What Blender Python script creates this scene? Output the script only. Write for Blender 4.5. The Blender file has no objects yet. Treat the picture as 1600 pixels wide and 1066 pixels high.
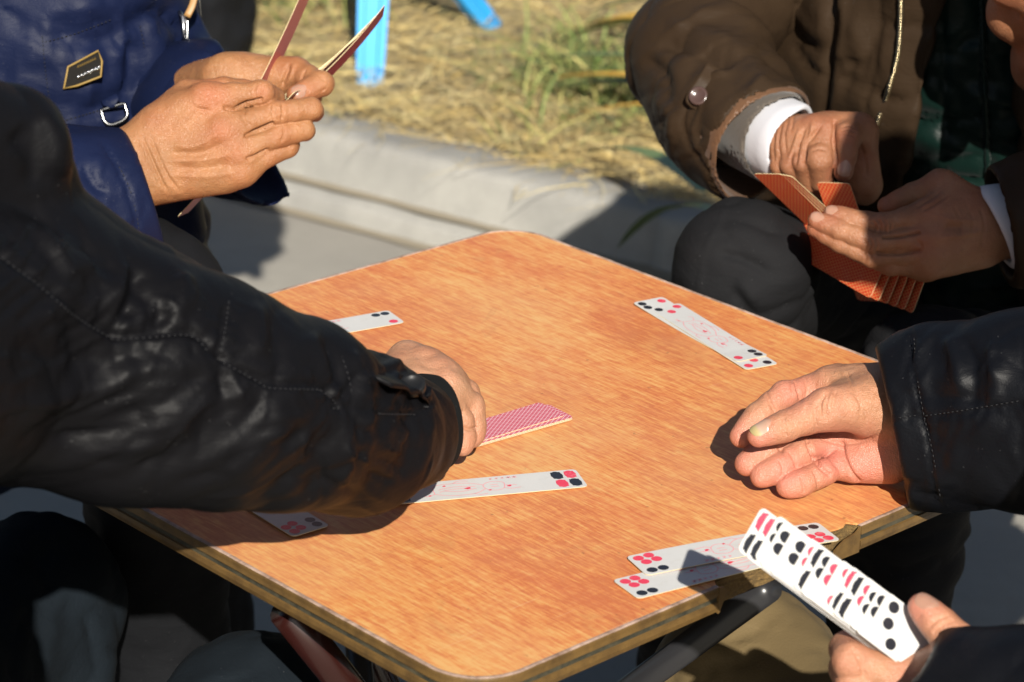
import bpy, bmesh, math, random, os
import numpy as np
from mathutils import Vector, Matrix
random.seed(7); RNG = np.random.default_rng(7)

# ------------------------------------------------------------------ camera, world, sun, exposure
SIDE = .63            # side of the square table top
TZ = .68              # height of the table top
F = 4192.             # focal length in pixels of a 1600 px wide frame
pitch, roll = math.radians(21.4947), math.radians(1.8611)
CAM = np.array([.0139*SIDE, -3.026*SIDE, TZ+1.2852*SIDE])
fw = np.array([0, math.cos(pitch), -math.sin(pitch)])
_r = np.array([1., 0, 0]); _u = np.cross(_r, fw)
CR = _r*math.cos(roll)+_u*math.sin(roll); CU = -_r*math.sin(roll)+_u*math.cos(roll)
scene = bpy.context.scene
col = scene.collection
cd = bpy.data.cameras.new('camera'); cam = bpy.data.objects.new('camera', cd); col.objects.link(cam)
cam.matrix_world = Matrix(((CR[0], CU[0], -fw[0], CAM[0]), (CR[1], CU[1], -fw[1], CAM[1]),
                           (CR[2], CU[2], -fw[2], CAM[2]), (0, 0, 0, 1)))
cd.sensor_width = 36; cd.lens = F/1600*36; cd.clip_start = .05; cd.clip_end = 300
cd.dof.use_dof = True; cd.dof.focus_distance = 2.0; cd.dof.aperture_fstop = 10.5
scene.camera = cam

SUN_EL, SUN_AZ = math.radians(32), math.radians(8)        # from behind the camera, a little to the right
sunv = np.array([math.sin(SUN_AZ)*math.cos(SUN_EL), -math.cos(SUN_AZ)*math.cos(SUN_EL), math.sin(SUN_EL)])
w = bpy.data.worlds.new('World'); scene.world = w; w.use_nodes = True
nt = w.node_tree; bg = nt.nodes['Background']
sky = nt.nodes.new('ShaderNodeTexSky'); sky.sky_type = 'NISHITA'; sky.sun_disc = False
sky.sun_elevation = SUN_EL; sky.sun_rotation = math.pi-SUN_AZ
nt.links.new(sky.outputs[0], bg.inputs[0]); bg.inputs[1].default_value = .042
sl = bpy.data.lights.new('sun', 'SUN'); sl.energy = 5.0; sl.angle = math.radians(.53); sl.color = (1, .94, .84)
so = bpy.data.objects.new('sun', sl); col.objects.link(so); so.location = (1, -4, 5)
so.rotation_euler = Vector(sunv).to_track_quat('Z', 'Y').to_euler()
vs = scene.view_settings; vs.view_transform = 'Standard'; vs.look = 'None'; vs.exposure = 0.78; vs.gamma = 1
vs.use_curve_mapping = False
scene.cycles.use_denoising = True

# ------------------------------------------------------------------ small helpers
def V3(*a): return np.array(a, float)
def pt(x, y, dep):                      # a point of the place seen at photo position x, y, dep metres in
    return CAM + (fw + CR*(x-800)/F + CU*(533-y)/F)*dep
def onz(x, y, z):                       # ... where that line of sight meets the height z
    d = fw + CR*(x-800)/F + CU*(533-y)/F
    return CAM + d*(z-CAM[2])/d[2]
def topx(P):
    d = np.asarray(P, float)-CAM; z = d@fw
    return 800+F*(d@CR)/z, 533-F*(d@CU)/z, z
def unit(v): v = np.asarray(v, float); return v/np.linalg.norm(v)

def link(name, me, mats=(), parent=None, **props):
    o = bpy.data.objects.new(name, me); col.objects.link(o)
    for m in (mats if isinstance(mats, (list, tuple)) else [mats]):
        me.materials.append(m)
    if parent is not None: o.parent = parent
    for k, v in props.items(): o[k] = v
    return o
def mesh(name, v, f, smooth=True, mi=None):
    me = bpy.data.meshes.new(name)
    me.from_pydata([tuple(map(float, p)) for p in v] if not isinstance(v, np.ndarray) else v.tolist(), [],
                   f if not isinstance(f, np.ndarray) else f.tolist())
    if smooth: me.polygons.foreach_set('use_smooth', np.ones(len(me.polygons), bool))
    if mi is not None: me.polygons.foreach_set('material_index', np.array(mi, np.int32))
    me.update(); return me
def empty(name, loc=(0, 0, 0), **props):
    o = bpy.data.objects.new(name, None); col.objects.link(o); o.empty_display_size = .05
    o.location = loc
    for k, v in props.items(): o[k] = v
    return o

def tube(pts, rad, seg=12, closed=False, cap=True, squash=1.0, upv=(0, 0, 1)):
    pts = np.asarray(pts, float); n = len(pts); rad = np.broadcast_to(np.asarray(rad, float), (n,))
    T = np.gradient(pts, axis=0)
    if closed: T = np.roll(pts, -1, 0)-np.roll(pts, 1, 0)
    T /= np.linalg.norm(T, axis=1)[:, None]+1e-12
    up = np.array(upv, float); Vv = []; Ff = []
    for i in range(n):
        a = up-T[i]*(up@T[i])
        if np.linalg.norm(a) < 1e-4: a = np.array([1., 0, 0])-T[i]*T[i][0]
        a = unit(a); b = np.cross(T[i], a); up = a
        for k in range(seg):
            an = 2*math.pi*k/seg
            Vv.append(pts[i]+a*math.cos(an)*rad[i]*squash+b*math.sin(an)*rad[i])
    m = n if closed else n-1
    for i in range(m):
        j = (i+1) % n
        for k in range(seg):
            l = (k+1) % seg
            Ff.append((i*seg+k, i*seg+l, j*seg+l, j*seg+k))
    if cap and not closed:
        Ff.append(tuple(range(seg-1, -1, -1))); Ff.append(tuple((n-1)*seg+k for k in range(seg)))
    return Vv, Ff
def smooth_curve(p, n):
    p = np.asarray(p, float); m = len(p)
    q = np.vstack([2*p[0]-p[1], p, 2*p[-1]-p[-2]]); out = []
    for t in np.linspace(0, m-1-1e-9, n):
        i = int(t); s = t-i; a, b, c, d = q[i], q[i+1], q[i+2], q[i+3]
        out.append(.5*((2*b)+(-a+c)*s+(2*a-5*b+4*c-d)*s*s+(-a+3*b-3*c+d)*s**3))
    return np.array(out)
def box_bm(bm, mat4, sx, sy, sz, bev=0):
    r = bmesh.ops.create_cube(bm, size=1, matrix=mat4 @ Matrix.Diagonal((sx, sy, sz, 1)))
    if bev:
        es = list({e for v in r['verts'] for e in v.link_edges})
        bmesh.ops.bevel(bm, geom=es, offset=bev, segments=2, affect='EDGES', clamp_overlap=True)
def bm_mesh(name, bm, smooth=True):
    me = bpy.data.meshes.new(name); bm.to_mesh(me); bm.free()
    if smooth: me.polygons.foreach_set('use_smooth', np.ones(len(me.polygons), bool))
    me.update(); return me

# ------------------------------------------------------------------ value noise
def _h(i, j, k, s):
    n = (i*374761393+j*668265263+k*2147483647+s*974634777) & 0xffffffff
    n = ((n ^ (n >> 13))*1274126177) & 0xffffffff
    return ((n ^ (n >> 16)) & 0xffff)/65535.
def vnoise(P, s=0):
    P = np.asarray(P, float); f0 = np.floor(P).astype(np.int64); t = P-f0; t = t*t*(3-2*t); r = 0
    for a in (0, 1):
        for b in (0, 1):
            for c in (0, 1):
                wgt = (t[:, 0] if a else 1-t[:, 0])*(t[:, 1] if b else 1-t[:, 1])*(t[:, 2] if c else 1-t[:, 2])
                r = r+wgt*_h(f0[:, 0]+a, f0[:, 1]+b, f0[:, 2]+c, s)
    return r
def fbm(P, s=0, o=3): return sum(vnoise(P*2**i, s+i)*.5**i for i in range(o))/sum(.5**i for i in range(o))

# ------------------------------------------------------------------ signed distance bodies
def rc(a, b, r1, r2, n=None, q=1.):
    """round cone from a to b; across the direction n it is q times thinner"""
    a = np.asarray(a, np.float32); b = np.asarray(b, np.float32); ab = b-a; L = float(ab@ab)+1e-12
    nn = None if n is None else unit(n).astype(np.float32)
    def f(P):
        d = P-a; t = np.clip(d@ab/L, 0, 1); d = d-t[:, None]*ab
        if nn is not None: d = d+np.outer(d@nn, nn)*np.float32(1/q-1)
        return np.sqrt(np.einsum('ij,ij->i', d, d))-(r1+(r2-r1)*t)
    m = max(r1, r2); f.lo = np.minimum(a, b)-m; f.hi = np.maximum(a, b)+m
    return f
def ell(c, r, ax=None):
    c = np.asarray(c, np.float32); r = np.asarray(r, np.float32)
    A = np.eye(3, dtype=np.float32) if ax is None else np.asarray(ax, np.float32)     # rows: the three axes
    def f(P):
        q = (P-c)@A.T; k0 = np.sqrt(((q/r)**2).sum(1)); k1 = np.sqrt(((q/(r*r))**2).sum(1))+1e-9
        return k0*(k0-1)/k1
    m = float(r.max()); f.lo = c-m; f.hi = c+m
    return f
def smin(a, b, k):
    h = np.maximum(k-np.abs(a-b), 0)/k
    return np.minimum(a, b)-h*h*k*.25
def union(fs, k):
    def f(P):
        d = fs[0](P)
        for g in fs[1:]: d = smin(d, g(P), k)
        return d
    f.lo = np.min([g.lo for g in fs], 0); f.hi = np.max([g.hi for g in fs], 0)
    return f
def cut(f0, p, n, k=.002):                  # keep the side n points away from
    p = np.asarray(p, np.float32); n = unit(n).astype(np.float32)
    def f(P): return -smin(-f0(P), -((P-p)@n), k)
    f.lo, f.hi = f0.lo, f0.hi
    return f
def minus(f0, g, k=.002):
    def f(P): return -smin(-f0(P), g(P), k)
    f.lo, f.hi = f0.lo, f0.hi
    return f
def polygonize(f, h, proj=2):
    lo = np.asarray(f.lo, float)-4*h; n = np.ceil((np.asarray(f.hi)+4*h-lo)/h/4).astype(int)*4
    B = 4; nb = n//B
    ii = np.indices(nb).reshape(3, -1).T
    ctr = (lo+(ii*B+1.5)*h).astype(np.float32)
    dc = f(ctr)
    V = np.empty(n, np.float32)
    V.reshape(nb[0], B, nb[1], B, nb[2], B)[:] = dc.reshape(nb)[:, None, :, None, :, None]
    act = ii[np.abs(dc) < 2.9*B*h]
    off = np.indices((B, B, B)).reshape(3, -1).T
    for s in range(0, len(act), 6000):
        a = act[s:s+6000]; idx = (a[:, None, :]*B+off[None]).reshape(-1, 3)
        V[idx[:, 0], idx[:, 1], idx[:, 2]] = f((lo+idx*h).astype(np.float32))
    S = V < 0
    cnt = sum(S[i:n[0]-1+i, j:n[1]-1+j, k:n[2]-1+k].astype(np.int8) for i in (0, 1) for j in (0, 1) for k in (0, 1))
    cells = np.argwhere((cnt > 0) & (cnt < 8))
    acc = np.zeros((len(cells), 3)); num = np.zeros(len(cells))
    cs = [(0, 0, 0), (1, 0, 0), (0, 1, 0), (1, 1, 0), (0, 0, 1), (1, 0, 1), (0, 1, 1), (1, 1, 1)]
    vals = [V[cells[:, 0]+c[0], cells[:, 1]+c[1], cells[:, 2]+c[2]] for c in cs]
    for a in range(8):
        for b in range(a+1, 8):
            if bin(a ^ b).count('1') != 1: continue
            m = (vals[a] < 0) != (vals[b] < 0)
            t = vals[a][m]/(vals[a][m]-vals[b][m])
            acc[m] += np.array(cs[a])+t[:, None]*(np.array(cs[b])-np.array(cs[a])); num[m] += 1
    verts = lo+(cells+acc/num[:, None])*h
    idm = np.full(cnt.shape, -1, np.int32); idm[cells[:, 0], cells[:, 1], cells[:, 2]] = np.arange(len(cells))
    faces = []
    for ax in range(3):
        o1, o2 = (ax+1) % 3, (ax+2) % 3
        s0 = [slice(None)]*3; s1 = [slice(None)]*3
        s0[ax] = slice(0, -1); s1[ax] = slice(1, None)
        e = np.argwhere(S[tuple(s0)] != S[tuple(s1)])
        e = e[(e[:, o1] > 0) & (e[:, o2] > 0) & (e[:, o1] < n[o1]-1) & (e[:, o2] < n[o2]-1)]
        q = []
        for d1, d2 in ((-1, -1), (0, -1), (0, 0), (-1, 0)):
            c = e.copy(); c[:, o1] += d1; c[:, o2] += d2
            q.append(idm[c[:, 0], c[:, 1], c[:, 2]])
        q = np.stack(q, 1); fl = ~S[e[:, 0], e[:, 1], e[:, 2]]
        q[fl] = q[fl][:, ::-1]; faces.append(q[(q >= 0).all(1)])
    faces = np.vstack(faces)
    for _ in range(proj):
        g, d = grad(f, verts, h*.4)
        verts = verts-g*np.clip(d, -h*.6, h*.6)[:, None]*.9
    nrm, _ = grad(f, verts, h*.8)
    return verts, faces, nrm
_T = np.array([(1, -1, -1), (-1, -1, 1), (-1, 1, -1), (1, 1, 1)], np.float32)
def grad(f, P, e):
    P32 = P.astype(np.float32); d = [f(P32+t*np.float32(e)) for t in _T]
    g = sum(t[None]*x[:, None] for t, x in zip(_T, d)); g = g/(np.linalg.norm(g, axis=1)[:, None]+1e-9)
    return g, sum(d)/4
def strokes(P, N, lines, dmax=None):
    """sculpted folds, seams, wrinkles, veins: each line (points, width mm, height mm) on the side seen"""
    x, y, z = topx(P); disp = np.zeros(len(P))
    to = unit(CAM-P.mean(0)); fr = np.clip((N@to-.02)/.3, 0, 1)
    for ln in lines:
        pts, wd, hg = ln[0], ln[1], ln[2]
        pts = np.asarray(pts, float)
        if len(pts) > 2 and not (len(ln) > 3 and ln[3] == 'L'): pts = smooth_curve(pts, len(pts)*4)
        pad = wd*2.6/1000*F/z.min()
        ix = np.nonzero((x > pts[:, 0].min()-pad) & (x < pts[:, 0].max()+pad) & (y > pts[:, 1].min()-pad) & (y < pts[:, 1].max()+pad) & (fr > 0))[0]
        if not len(ix): continue
        xi, yi = x[ix], y[ix]; best = np.full(len(ix), 1e9); tt = np.zeros(len(ix))
        for i in range(len(pts)-1):
            a, b = pts[i], pts[i+1]; ab = b-a; L = ab@ab+1e-9
            t = np.clip(((xi-a[0])*ab[0]+(yi-a[1])*ab[1])/L, 0, 1)
            d = np.hypot(xi-a[0]-t*ab[0], yi-a[1]-t*ab[1]); m = d < best
            best[m] = d[m]; tt[m] = (i+t[m])/(len(pts)-1)
        mm = best/F*z[ix]*1000
        tap = 1. if (len(ln) > 3 and ln[3] in ('U', 'L')) else np.clip(np.minimum(tt, 1-tt)*5+.15, 0, 1)
        disp[ix] += hg*.001*np.exp(-(mm/wd)**2)*fr[ix]*tap
    return disp
def attr(me, name, vals):
    a = me.attributes.new(name, 'FLOAT', 'POINT'); a.data.foreach_set('value', np.asarray(vals, np.float32))

# ------------------------------------------------------------------ materials
class NT:
    def __init__(s, name):
        s.m = bpy.data.materials.new(name); s.m.use_nodes = True; s.t = s.m.node_tree
        s.b = s.t.nodes['Principled BSDF']
    def n(s, typ, **kw):
        nd = s.t.nodes.new('ShaderNode'+typ)
        for k, v in kw.items():
            if k.startswith('i_'):
                key = k[2:]; key = int(key) if key.isdigit() else key.replace('_', ' ')
                nd.inputs[key].default_value = v
            else: setattr(nd, k, v)
        return nd
    def l(s, a, b): s.t.links.new(a, b)
    def coord(s, scale=(1, 1, 1), rot=(0, 0, 0), out='Object'):
        tc = s.n('TexCoord'); mp = s.n('Mapping'); mp.inputs['Scale'].default_value = scale
        mp.inputs['Rotation'].default_value = rot; s.l(tc.outputs[out], mp.inputs[0]); return mp.outputs[0]
    def noise(s, co, scale, detail=4, rough=.55, dist=0):
        nz = s.n('TexNoise'); nz.inputs['Scale'].default_value = scale; nz.inputs['Detail'].default_value = detail
        nz.inputs['Roughness'].default_value = rough; nz.inputs['Distortion'].default_value = dist
        s.l(co, nz.inputs['Vector']); return nz.outputs['Fac']
    def ramp(s, fac, stops):
        r = s.n('ValToRGB'); e = r.color_ramp.elements
        while len(e) < len(stops): e.new(.5)
        for el, (p, c) in zip(e, stops): el.position = p; el.color = (*c, 1) if len(c) == 3 else c
        s.l(fac, r.inputs[0]); return r.outputs[0]
    def mix(s, fac, a, b, mode='MIX'):
        m = s.n('MixRGB', blend_type=mode)
        for sk, v in zip(m.inputs, (fac, a, b)):
            if hasattr(v, 'is_linked'): s.l(v, sk)
            elif isinstance(v, (int, float)): sk.default_value = v
            else: sk.default_value = (*v, 1)
        return m.outputs[0]
    def math(s, op, a, b=0., c=None):
        m = s.n('Math', operation=op)
        for sk, v in zip(m.inputs, (a, b, c)):
            if v is None: continue
            if hasattr(v, 'is_linked'): s.l(v, sk)
            else: sk.default_value = v
        return m.outputs[0]
    def bump(s, h, strength=.3, dist=.001, prev=None):
        b = s.n('Bump'); b.inputs['Strength'].default_value = strength; b.inputs['Distance'].default_value = dist
        s.l(h, b.inputs['Height'])
        if prev is not None: s.l(prev, b.inputs['Normal'])
        return b.outputs[0]
    def fin(s, color=None, rough=.5, normal=None, **kw):
        if color is not None:
            if hasattr(color, 'is_linked'): s.l(color, s.b.inputs['Base Color'])
            else: s.b.inputs['Base Color'].default_value = (*color, 1)
        if hasattr(rough, 'is_linked'): s.l(rough, s.b.inputs['Roughness'])
        else: s.b.inputs['Roughness'].default_value = rough
        if normal is not None: s.l(normal, s.b.inputs['Normal'])
        for k, v in kw.items():
            s.b.inputs[k.replace('_', ' ')].default_value = v
        return s.m
def flat(name, c, rough=.5, **kw): return NT(name).fin(c, rough, **kw)

def skin(name, base, red, spot=.5):
    t = NT(name); co = t.coord()
    n1 = t.noise(co, 38, 5, .6); n2 = t.noise(co, 260, 3, .6); n3 = t.noise(co, 900, 2, .6)
    a = t.n('Attribute', attribute_name='flush'); n4 = t.ramp(t.noise(co, 17, 4, .6), [(.45, (0, 0, 0)), (.65, (1, 1, 1))])
    c = t.mix(t.ramp(n1, [(.32, (0, 0, 0)), (.68, (1, 1, 1))]), tuple(b*1.12 for b in base), tuple(b*r for b, r in zip(base, (.80, .68, .62))))
    c = t.mix(t.math('MULTIPLY', n2, .35), c, tuple(b*r for b, r in zip(base, (.72, .55, .5))))
    c = t.mix(t.math('MULTIPLY', n4, .45), c, tuple(b*r for b, r in zip(base, (.70, .74, .66))))
    c = t.mix(t.math('MULTIPLY', a.outputs['Fac'], .95), c, red)
    spots = t.ramp(t.noise(co, 150, 2, .5), [(.62, (0, 0, 0)), (.72, (1, 1, 1))])
    c = t.mix(t.math('MULTIPLY', spots, spot*.35), c, tuple(b*.55 for b in base))
    vo = t.n('TexVoronoi', feature='DISTANCE_TO_EDGE'); vo.inputs['Scale'].default_value = 620
    t.l(co, vo.inputs['Vector'])
    h = t.math('ADD', t.math('MULTIPLY', t.ramp(vo.outputs['Distance'], [(0, (0, 0, 0)), (.25, (1, 1, 1))]), .3), t.math('ADD', n2, t.math('MULTIPLY', n3, .5)))
    return t.fin(c, t.math('ADD', t.math('MULTIPLY', n1, .25), .30), t.bump(h, .6, .0013),
                 Subsurface_Weight=.12, Subsurface_Radius=(.9, .35, .2), Subsurface_Scale=.004, Specular_IOR_Level=.42)
def cloth(name, c, rough=.5, weave=1400, wrinkle=.5, sheen=.0, var=.25, spec=.15, wscale=22):
    t = NT(name); co = t.coord(); co2 = t.coord((1, 1, 2.2), (.5, .9, .3))
    n1 = t.noise(co, 9, 4); n2 = t.noise(co2, wscale, 5, .62, .6)
    wv = t.noise(co, weave, 2, .5)
    lint = t.ramp(t.noise(co, 420, 1, .5), [(.76, (0, 0, 0)), (.8, (1, 1, 1))])
    cc = t.mix(n1, tuple(x*(1-var) for x in c), tuple(min(1, x*(1+var)) for x in c))
    cc = t.mix(t.math('MULTIPLY', lint, .05), cc, (.5, .5, .5))
    nb = t.bump(n2, wrinkle*.5, .008); nb = t.bump(wv, .25, .0006, nb)
    return t.fin(cc, t.math('ADD', t.math('MULTIPLY', n1, .16), rough-.08), nb, Sheen_Weight=sheen, Sheen_Roughness=.4, Specular_IOR_Level=spec, Coat_Weight=0.)

M = {}
M['skin_tan'] = skin('skin_tan', (.335, .165, .074), (.34, .112, .052))
M['skin_pale'] = skin('skin_pale', (.40, .225, .135), (.40, .165, .10))
M['skin_pink'] = skin('skin_pink', (.43, .225, .130), (.50, .165, .125))
M['skin_old'] = skin('skin_old', (.30, .145, .075), (.29, .090, .050), .9)
M['nail'] = flat('nail', (.33, .18, .125), .28, Subsurface_Weight=.1, Subsurface_Scale=.003)
t = NT('nail_aged'); co = t.coord(out='UV'); sx = t.n('SeparateXYZ'); t.l(co, sx.inputs[0])
M['nail_aged'] = t.fin(t.ramp(sx.outputs[1], [(.0, (.36, .20, .14)), (.62, (.40, .27, .20)), (.76, (.36, .29, .14)), (1, (.30, .24, .11))]), .25)
M['navy'] = cloth('navy_nylon', (.0052, .0088, .030), .5, 900, .25, .0, .35, .12, 40)
M['black_nylon'] = cloth('black_nylon', (.0042, .0041, .0050), .50, 900, .25, .0, .25, .10, 34)
M['black_cotton'] = cloth('black_cotton', (.0034, .0038, .0054), .48, 700, .3, .0, .25, .14, 34)
M['knit'] = cloth('black_knit', (.006, .0065, .0065), .9, 260, .2, .0)
M['brown'] = cloth('brown_cotton', (.030, .0185, .0105), .5, 800, .4, .0, .3, .10)
M['brown_satin'] = cloth('brown_satin', (.105, .055, .030), .34, 600, .6, .1)
M['green'] = cloth('green_satin', (.0025, .011, .0085), .42, 700, .3, .1)
M['grey_wool'] = cloth('grey_wool', (.085, .072, .06), .8, 500, .2, .3)
M['white_cotton'] = cloth('white_cotton', (.50, .50, .53), .8, 600, .15, .2, .05)
M['trouser_black'] = cloth('black_trouser', (.006, .0065, .008), .8, 500, .4, .0)
M['trouser_grey'] = cloth('charcoal_trouser', (.0085, .0085, .0095), .85, 420, .5, .0)
M['denim'] = cloth('dark_denim', (.0060, .0095, .0135), .85, 260, .5, .0, .6)
M['thread'] = flat('thread', (.008, .008, .010), .7)
M['thread_pale'] = flat('thread_pale', (.22, .22, .22), .7)
t = NT('khaki_cord'); co = t.coord((1, 1, 1), (.3, .5, .85)); wv = t.n('TexWave', bands_direction='X'); wv.inputs['Scale'].default_value = 160
t.l(co, wv.inputs[0]); n = t.noise(co, 14, 4)
M['khaki'] = t.fin(t.mix(n, (.10, .068, .026), (.15, .105, .045)), .8, t.bump(t.noise(co, 500, 2), .3, .001))
M['steel'] = flat('steel', (.6, .6, .6), .22, Metallic=1.)
M['brass'] = flat('brass', (.75, .62, .38), .3, Metallic=1.)
M['ring_metal'] = flat('ring_metal', (.22, .22, .22), .25, Metallic=1.); M['dark_metal'] = flat('dark_metal', (.05, .05, .05), .3, Metallic=.8)
M['plastic_brown'] = flat('plastic_brown', (.06, .035, .03), .2)
M['plastic_black'] = flat('plastic_black', (.012, .012, .012), .15)
M['gold_thread'] = flat('gold_thread', (.24, .15, .03), .6)
M['leather'] = flat('dark_leather', (.018, .014, .010), .35)
M['hair'] = flat('hair', (.03, .028, .028), .6)
M['hair_grey'] = flat('hair_grey', (.18, .18, .18), .6)
M['pull'] = flat('zip_leather', (.30, .16, .05), .5)
PARTS = os.environ.get('SCENE_PARTS', 'all')

# ------------------------------------------------------------------ the ground
def concrete(name, c, dirt, scale=1.):
    t = NT(name); co = t.coord()
    n1 = t.noise(co, 1.6*scale, 6, .6); n2 = t.noise(co, 24*scale, 6, .7); n3 = t.noise(co, 320*scale, 3, .7)
    cc = t.mix(t.ramp(n1, [(.35, (0, 0, 0)), (.7, (1, 1, 1))]), c, dirt)
    cc = t.mix(t.math('MULTIPLY', t.ramp(n2, [(.4, (0, 0, 0)), (.7, (1, 1, 1))]), .35), cc, tuple(x*.72 for x in c))
    cc = t.mix(t.math('MULTIPLY', t.ramp(n3, [(.5, (0, 0, 0)), (.75, (1, 1, 1))]), .3), cc, tuple(min(1, x*1.3) for x in c))
    return t.fin(cc, .9, t.bump(t.math('ADD', n2, n3), .4, .004))
M['pavement'] = concrete('pavement', (.30, .28, .24), (.22, .205, .18))
M['kerb'] = concrete('kerb', (.33, .32, .29), (.22, .215, .20), 4)
M['joint'] = flat('joint_dirt', (.215, .185, .135), .95)
t = NT('soil'); co = t.coord(); n = t.noise(co, 7, 6, .65); n2 = t.noise(co, 120, 4, .7)
M['soil'] = t.fin(t.mix(n2, t.mix(n, (.13, .095, .045), (.24, .18, .085)), (.33, .26, .13)), .95, t.bump(n2, .6, .01))

g = 60.
link('pavement', mesh('pavement', [(-g, -g, 0), (g, -g, 0), (g, g, 0), (-g, g, 0)], [(0, 1, 2, 3)], False), M['pavement'], kind='structure')
# kerb: a straight run of cast concrete with a low foot, sloping face and narrow top
kd, kp, k0 = V3(.824, -.566), V3(.566, .824), V3(-.155, 2.294)
prof = [(-.012, -.03), (0, .0), (.003, .030), (.008, .0385), (.036, .041), (.043, .047), (.047, .060), (.058, .112), (.063, .125), (.071, .131), (.100, .133), (.128, .132), (.22, .118)]
st = np.concatenate([np.linspace(-8, -1.4, 12)[:-1], np.linspace(-1.4, 1.4, 190), np.linspace(1.4, 8, 12)[1:]]); nst = len(st); rows = len(prof); vv = []; ff = []
joints = (-1.25, -.55, .42, 1.2)
for i, q in enumerate(st):
    jn = min(abs(q-j_) for j_ in joints); gv = .010*math.exp(-(jn/.006)**2)
    for k, (o, z) in enumerate(prof):
        b = V3(q*9, k*.8, 1.)[None]; c_ = V3(q*45, k*1.1, 5.)[None]
        oo = o+.004*(vnoise(b, 3)[0]-.5)+.003*(vnoise(c_, 4)[0]-.5)+(gv if k > 1 else 0); zz = z+(.003*(vnoise(b, 8)[0]-.5)+.002*(vnoise(c_, 6)[0]-.5) if k > 1 else 0)-(gv*.6 if k > 8 else 0)
        p = k0+kd*q+kp*oo; vv.append((p[0], p[1], zz))
for i in range(nst-1):
    for k in range(rows-1): ff.append((i*rows+k, i*rows+k+1, (i+1)*rows+k+1, (i+1)*rows+k))
link('kerb', mesh('kerb', vv, ff), M['kerb'], kind='structure')
for nm_, o0, o1, z_ in (('gutter_dirt', -.016, .006, .004), ('ledge_dirt', .030, .046, .0475)):
    vv = []
    for i, q in enumerate(st):
        a_ = k0+kd*q+kp*(o0-.014*vnoise(V3(q*11, 0, 5)[None])[0]); b_ = k0+kd*q+kp*(o1+.003*vnoise(V3(q*30, 0, 2)[None])[0]); vv += [(a_[0], a_[1], z_), (b_[0], b_[1], z_+.004)]
    link(nm_, mesh(nm_, vv, [(2*i, 2*i+1, 2*i+3, 2*i+2) for i in range(nst-1)]), M['joint'], kind='structure')
st = np.linspace(-8, 8, 60); nst = 60; ft = np.array([k0+kd*q for q in st]); bk = np.array([k0+kd*q+kp*.128 for q in st])
# planted strip behind the kerb
nx = 70; vv = []; ff = []; m = 26
for i in range(nst):
    d = unit(bk[i]-ft[i])
    for k in range(m):
        o = (k/(m-1))**2*20; p = bk[i]+V3(d[0], d[1])*.05+V3(.35, .94)*o
        vv.append((p[0], p[1], .108+.03*fbm(V3(p[0]*3, p[1]*3, 0)[None])[0]*min(1, o*4)))
for i in range(nst-1):
    for k in range(m-1): ff.append((i*m+k, i*m+k+1, (i+1)*m+k+1, (i+1)*m+k))
link('soil', mesh('soil', vv, ff), M['soil'], kind='structure')

def behind_kerb(x):        # y of the kerb's back at x
    return float(np.interp(x, bk[:, 0], bk[:, 1]))
def blades(n, region, len_, wid, tilt, clump=None, seed=1):
    r = np.random.default_rng(seed); vv = []; ff = []
    for i in range(n):
        x, y = region(r)
        L = len_[0]+(len_[1]-len_[0])*r.random()**1.6; wd = wid[0]+(wid[1]-wid[0])*r.random()
        a = r.random()*6.283; el = tilt[0]+(tilt[1]-tilt[0])*r.random(); be = r.normal()*.35
        d = np.array([math.cos(a)*math.cos(el), math.sin(a)*math.cos(el), math.sin(el)]); s = np.array([-math.sin(a), math.cos(a), .25*r.normal()])*wd*.5
        p = np.array([x, y, .115+.04*r.random()]); z0 = len(vv); sid = np.array([-math.sin(a), math.cos(a), 0])*be*L
        for q in (0, .35, .7, 1):
            c = p+d*L*q+sid*q*q-np.array([0, 0, .35*L*q*q*max(0, math.sin(el))]); c[2] = max(c[2], .112)
            k = 1-q*.75
            vv += [c-s*k, c+s*k]
        ff += [(z0+2*j, z0+2*j+1, z0+2*j+3, z0+2*j+2) for j in range(3)]
    return vv, ff
def strand_mat(name, stops):
    t = NT(name); ge = t.n('NewGeometry'); return t.fin(t.ramp(ge.outputs['Random Per Island'], stops), .7, Sheen_Weight=.1)
M['straw'] = strand_mat('straw', [(0, (.26, .17, .05)), (.3, (.50, .36, .12)), (.65, (.62, .47, .18)), (.95, (.74, .61, .30)), (1, (.24, .26, .07))])
M['grass'] = strand_mat('grass', [(0, (.08, .13, .025)), (.5, (.16, .21, .05)), (.8, (.30, .31, .09)), (1, (.45, .38, .14))])
def reg_straw(r):
    x = r.uniform(-1.6, 1.7); return x, behind_kerb(x)+.015+r.random()**1.25*2.6
v, f = blades(36000, reg_straw, (.03, .17), (.0014, .0042), (-.03, .26), seed=3)
link('straw', mesh('straw', v, f), M['straw'], kind='stuff', label='dry yellow straw strewn over the planted strip behind the kerb', category='straw')
GR = [(onz(915, 150, .12), .17, 750), (onz(985, 150, .12), .16, 800), (onz(870, 115, .12), .14, 260), (onz(1020, 200, .12), .10, 260), (onz(470, 20, .12), .16, 260), (onz(420, 10, .12), .15, 200), (onz(850, 235, .12), .06, 50)]
gw = np.cumsum([c for _, _, c in GR]); gi = [0]
def reg_grass(r):
    k = int(np.searchsorted(gw, r.random()*gw[-1])); c, s, _ = GR[min(k, len(GR)-1)]
    return c[0]+r.normal()*s*.5, c[1]+r.normal()*s*.6
v, f = blades(1000, reg_grass, (.06, .2), (.003, .0075), (.15, 1.2), seed=5)
link('grass', mesh('grass', v, f), M['grass'], kind='stuff', label='green grass growing through the straw near the brown sleeve', category='grass')

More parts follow.
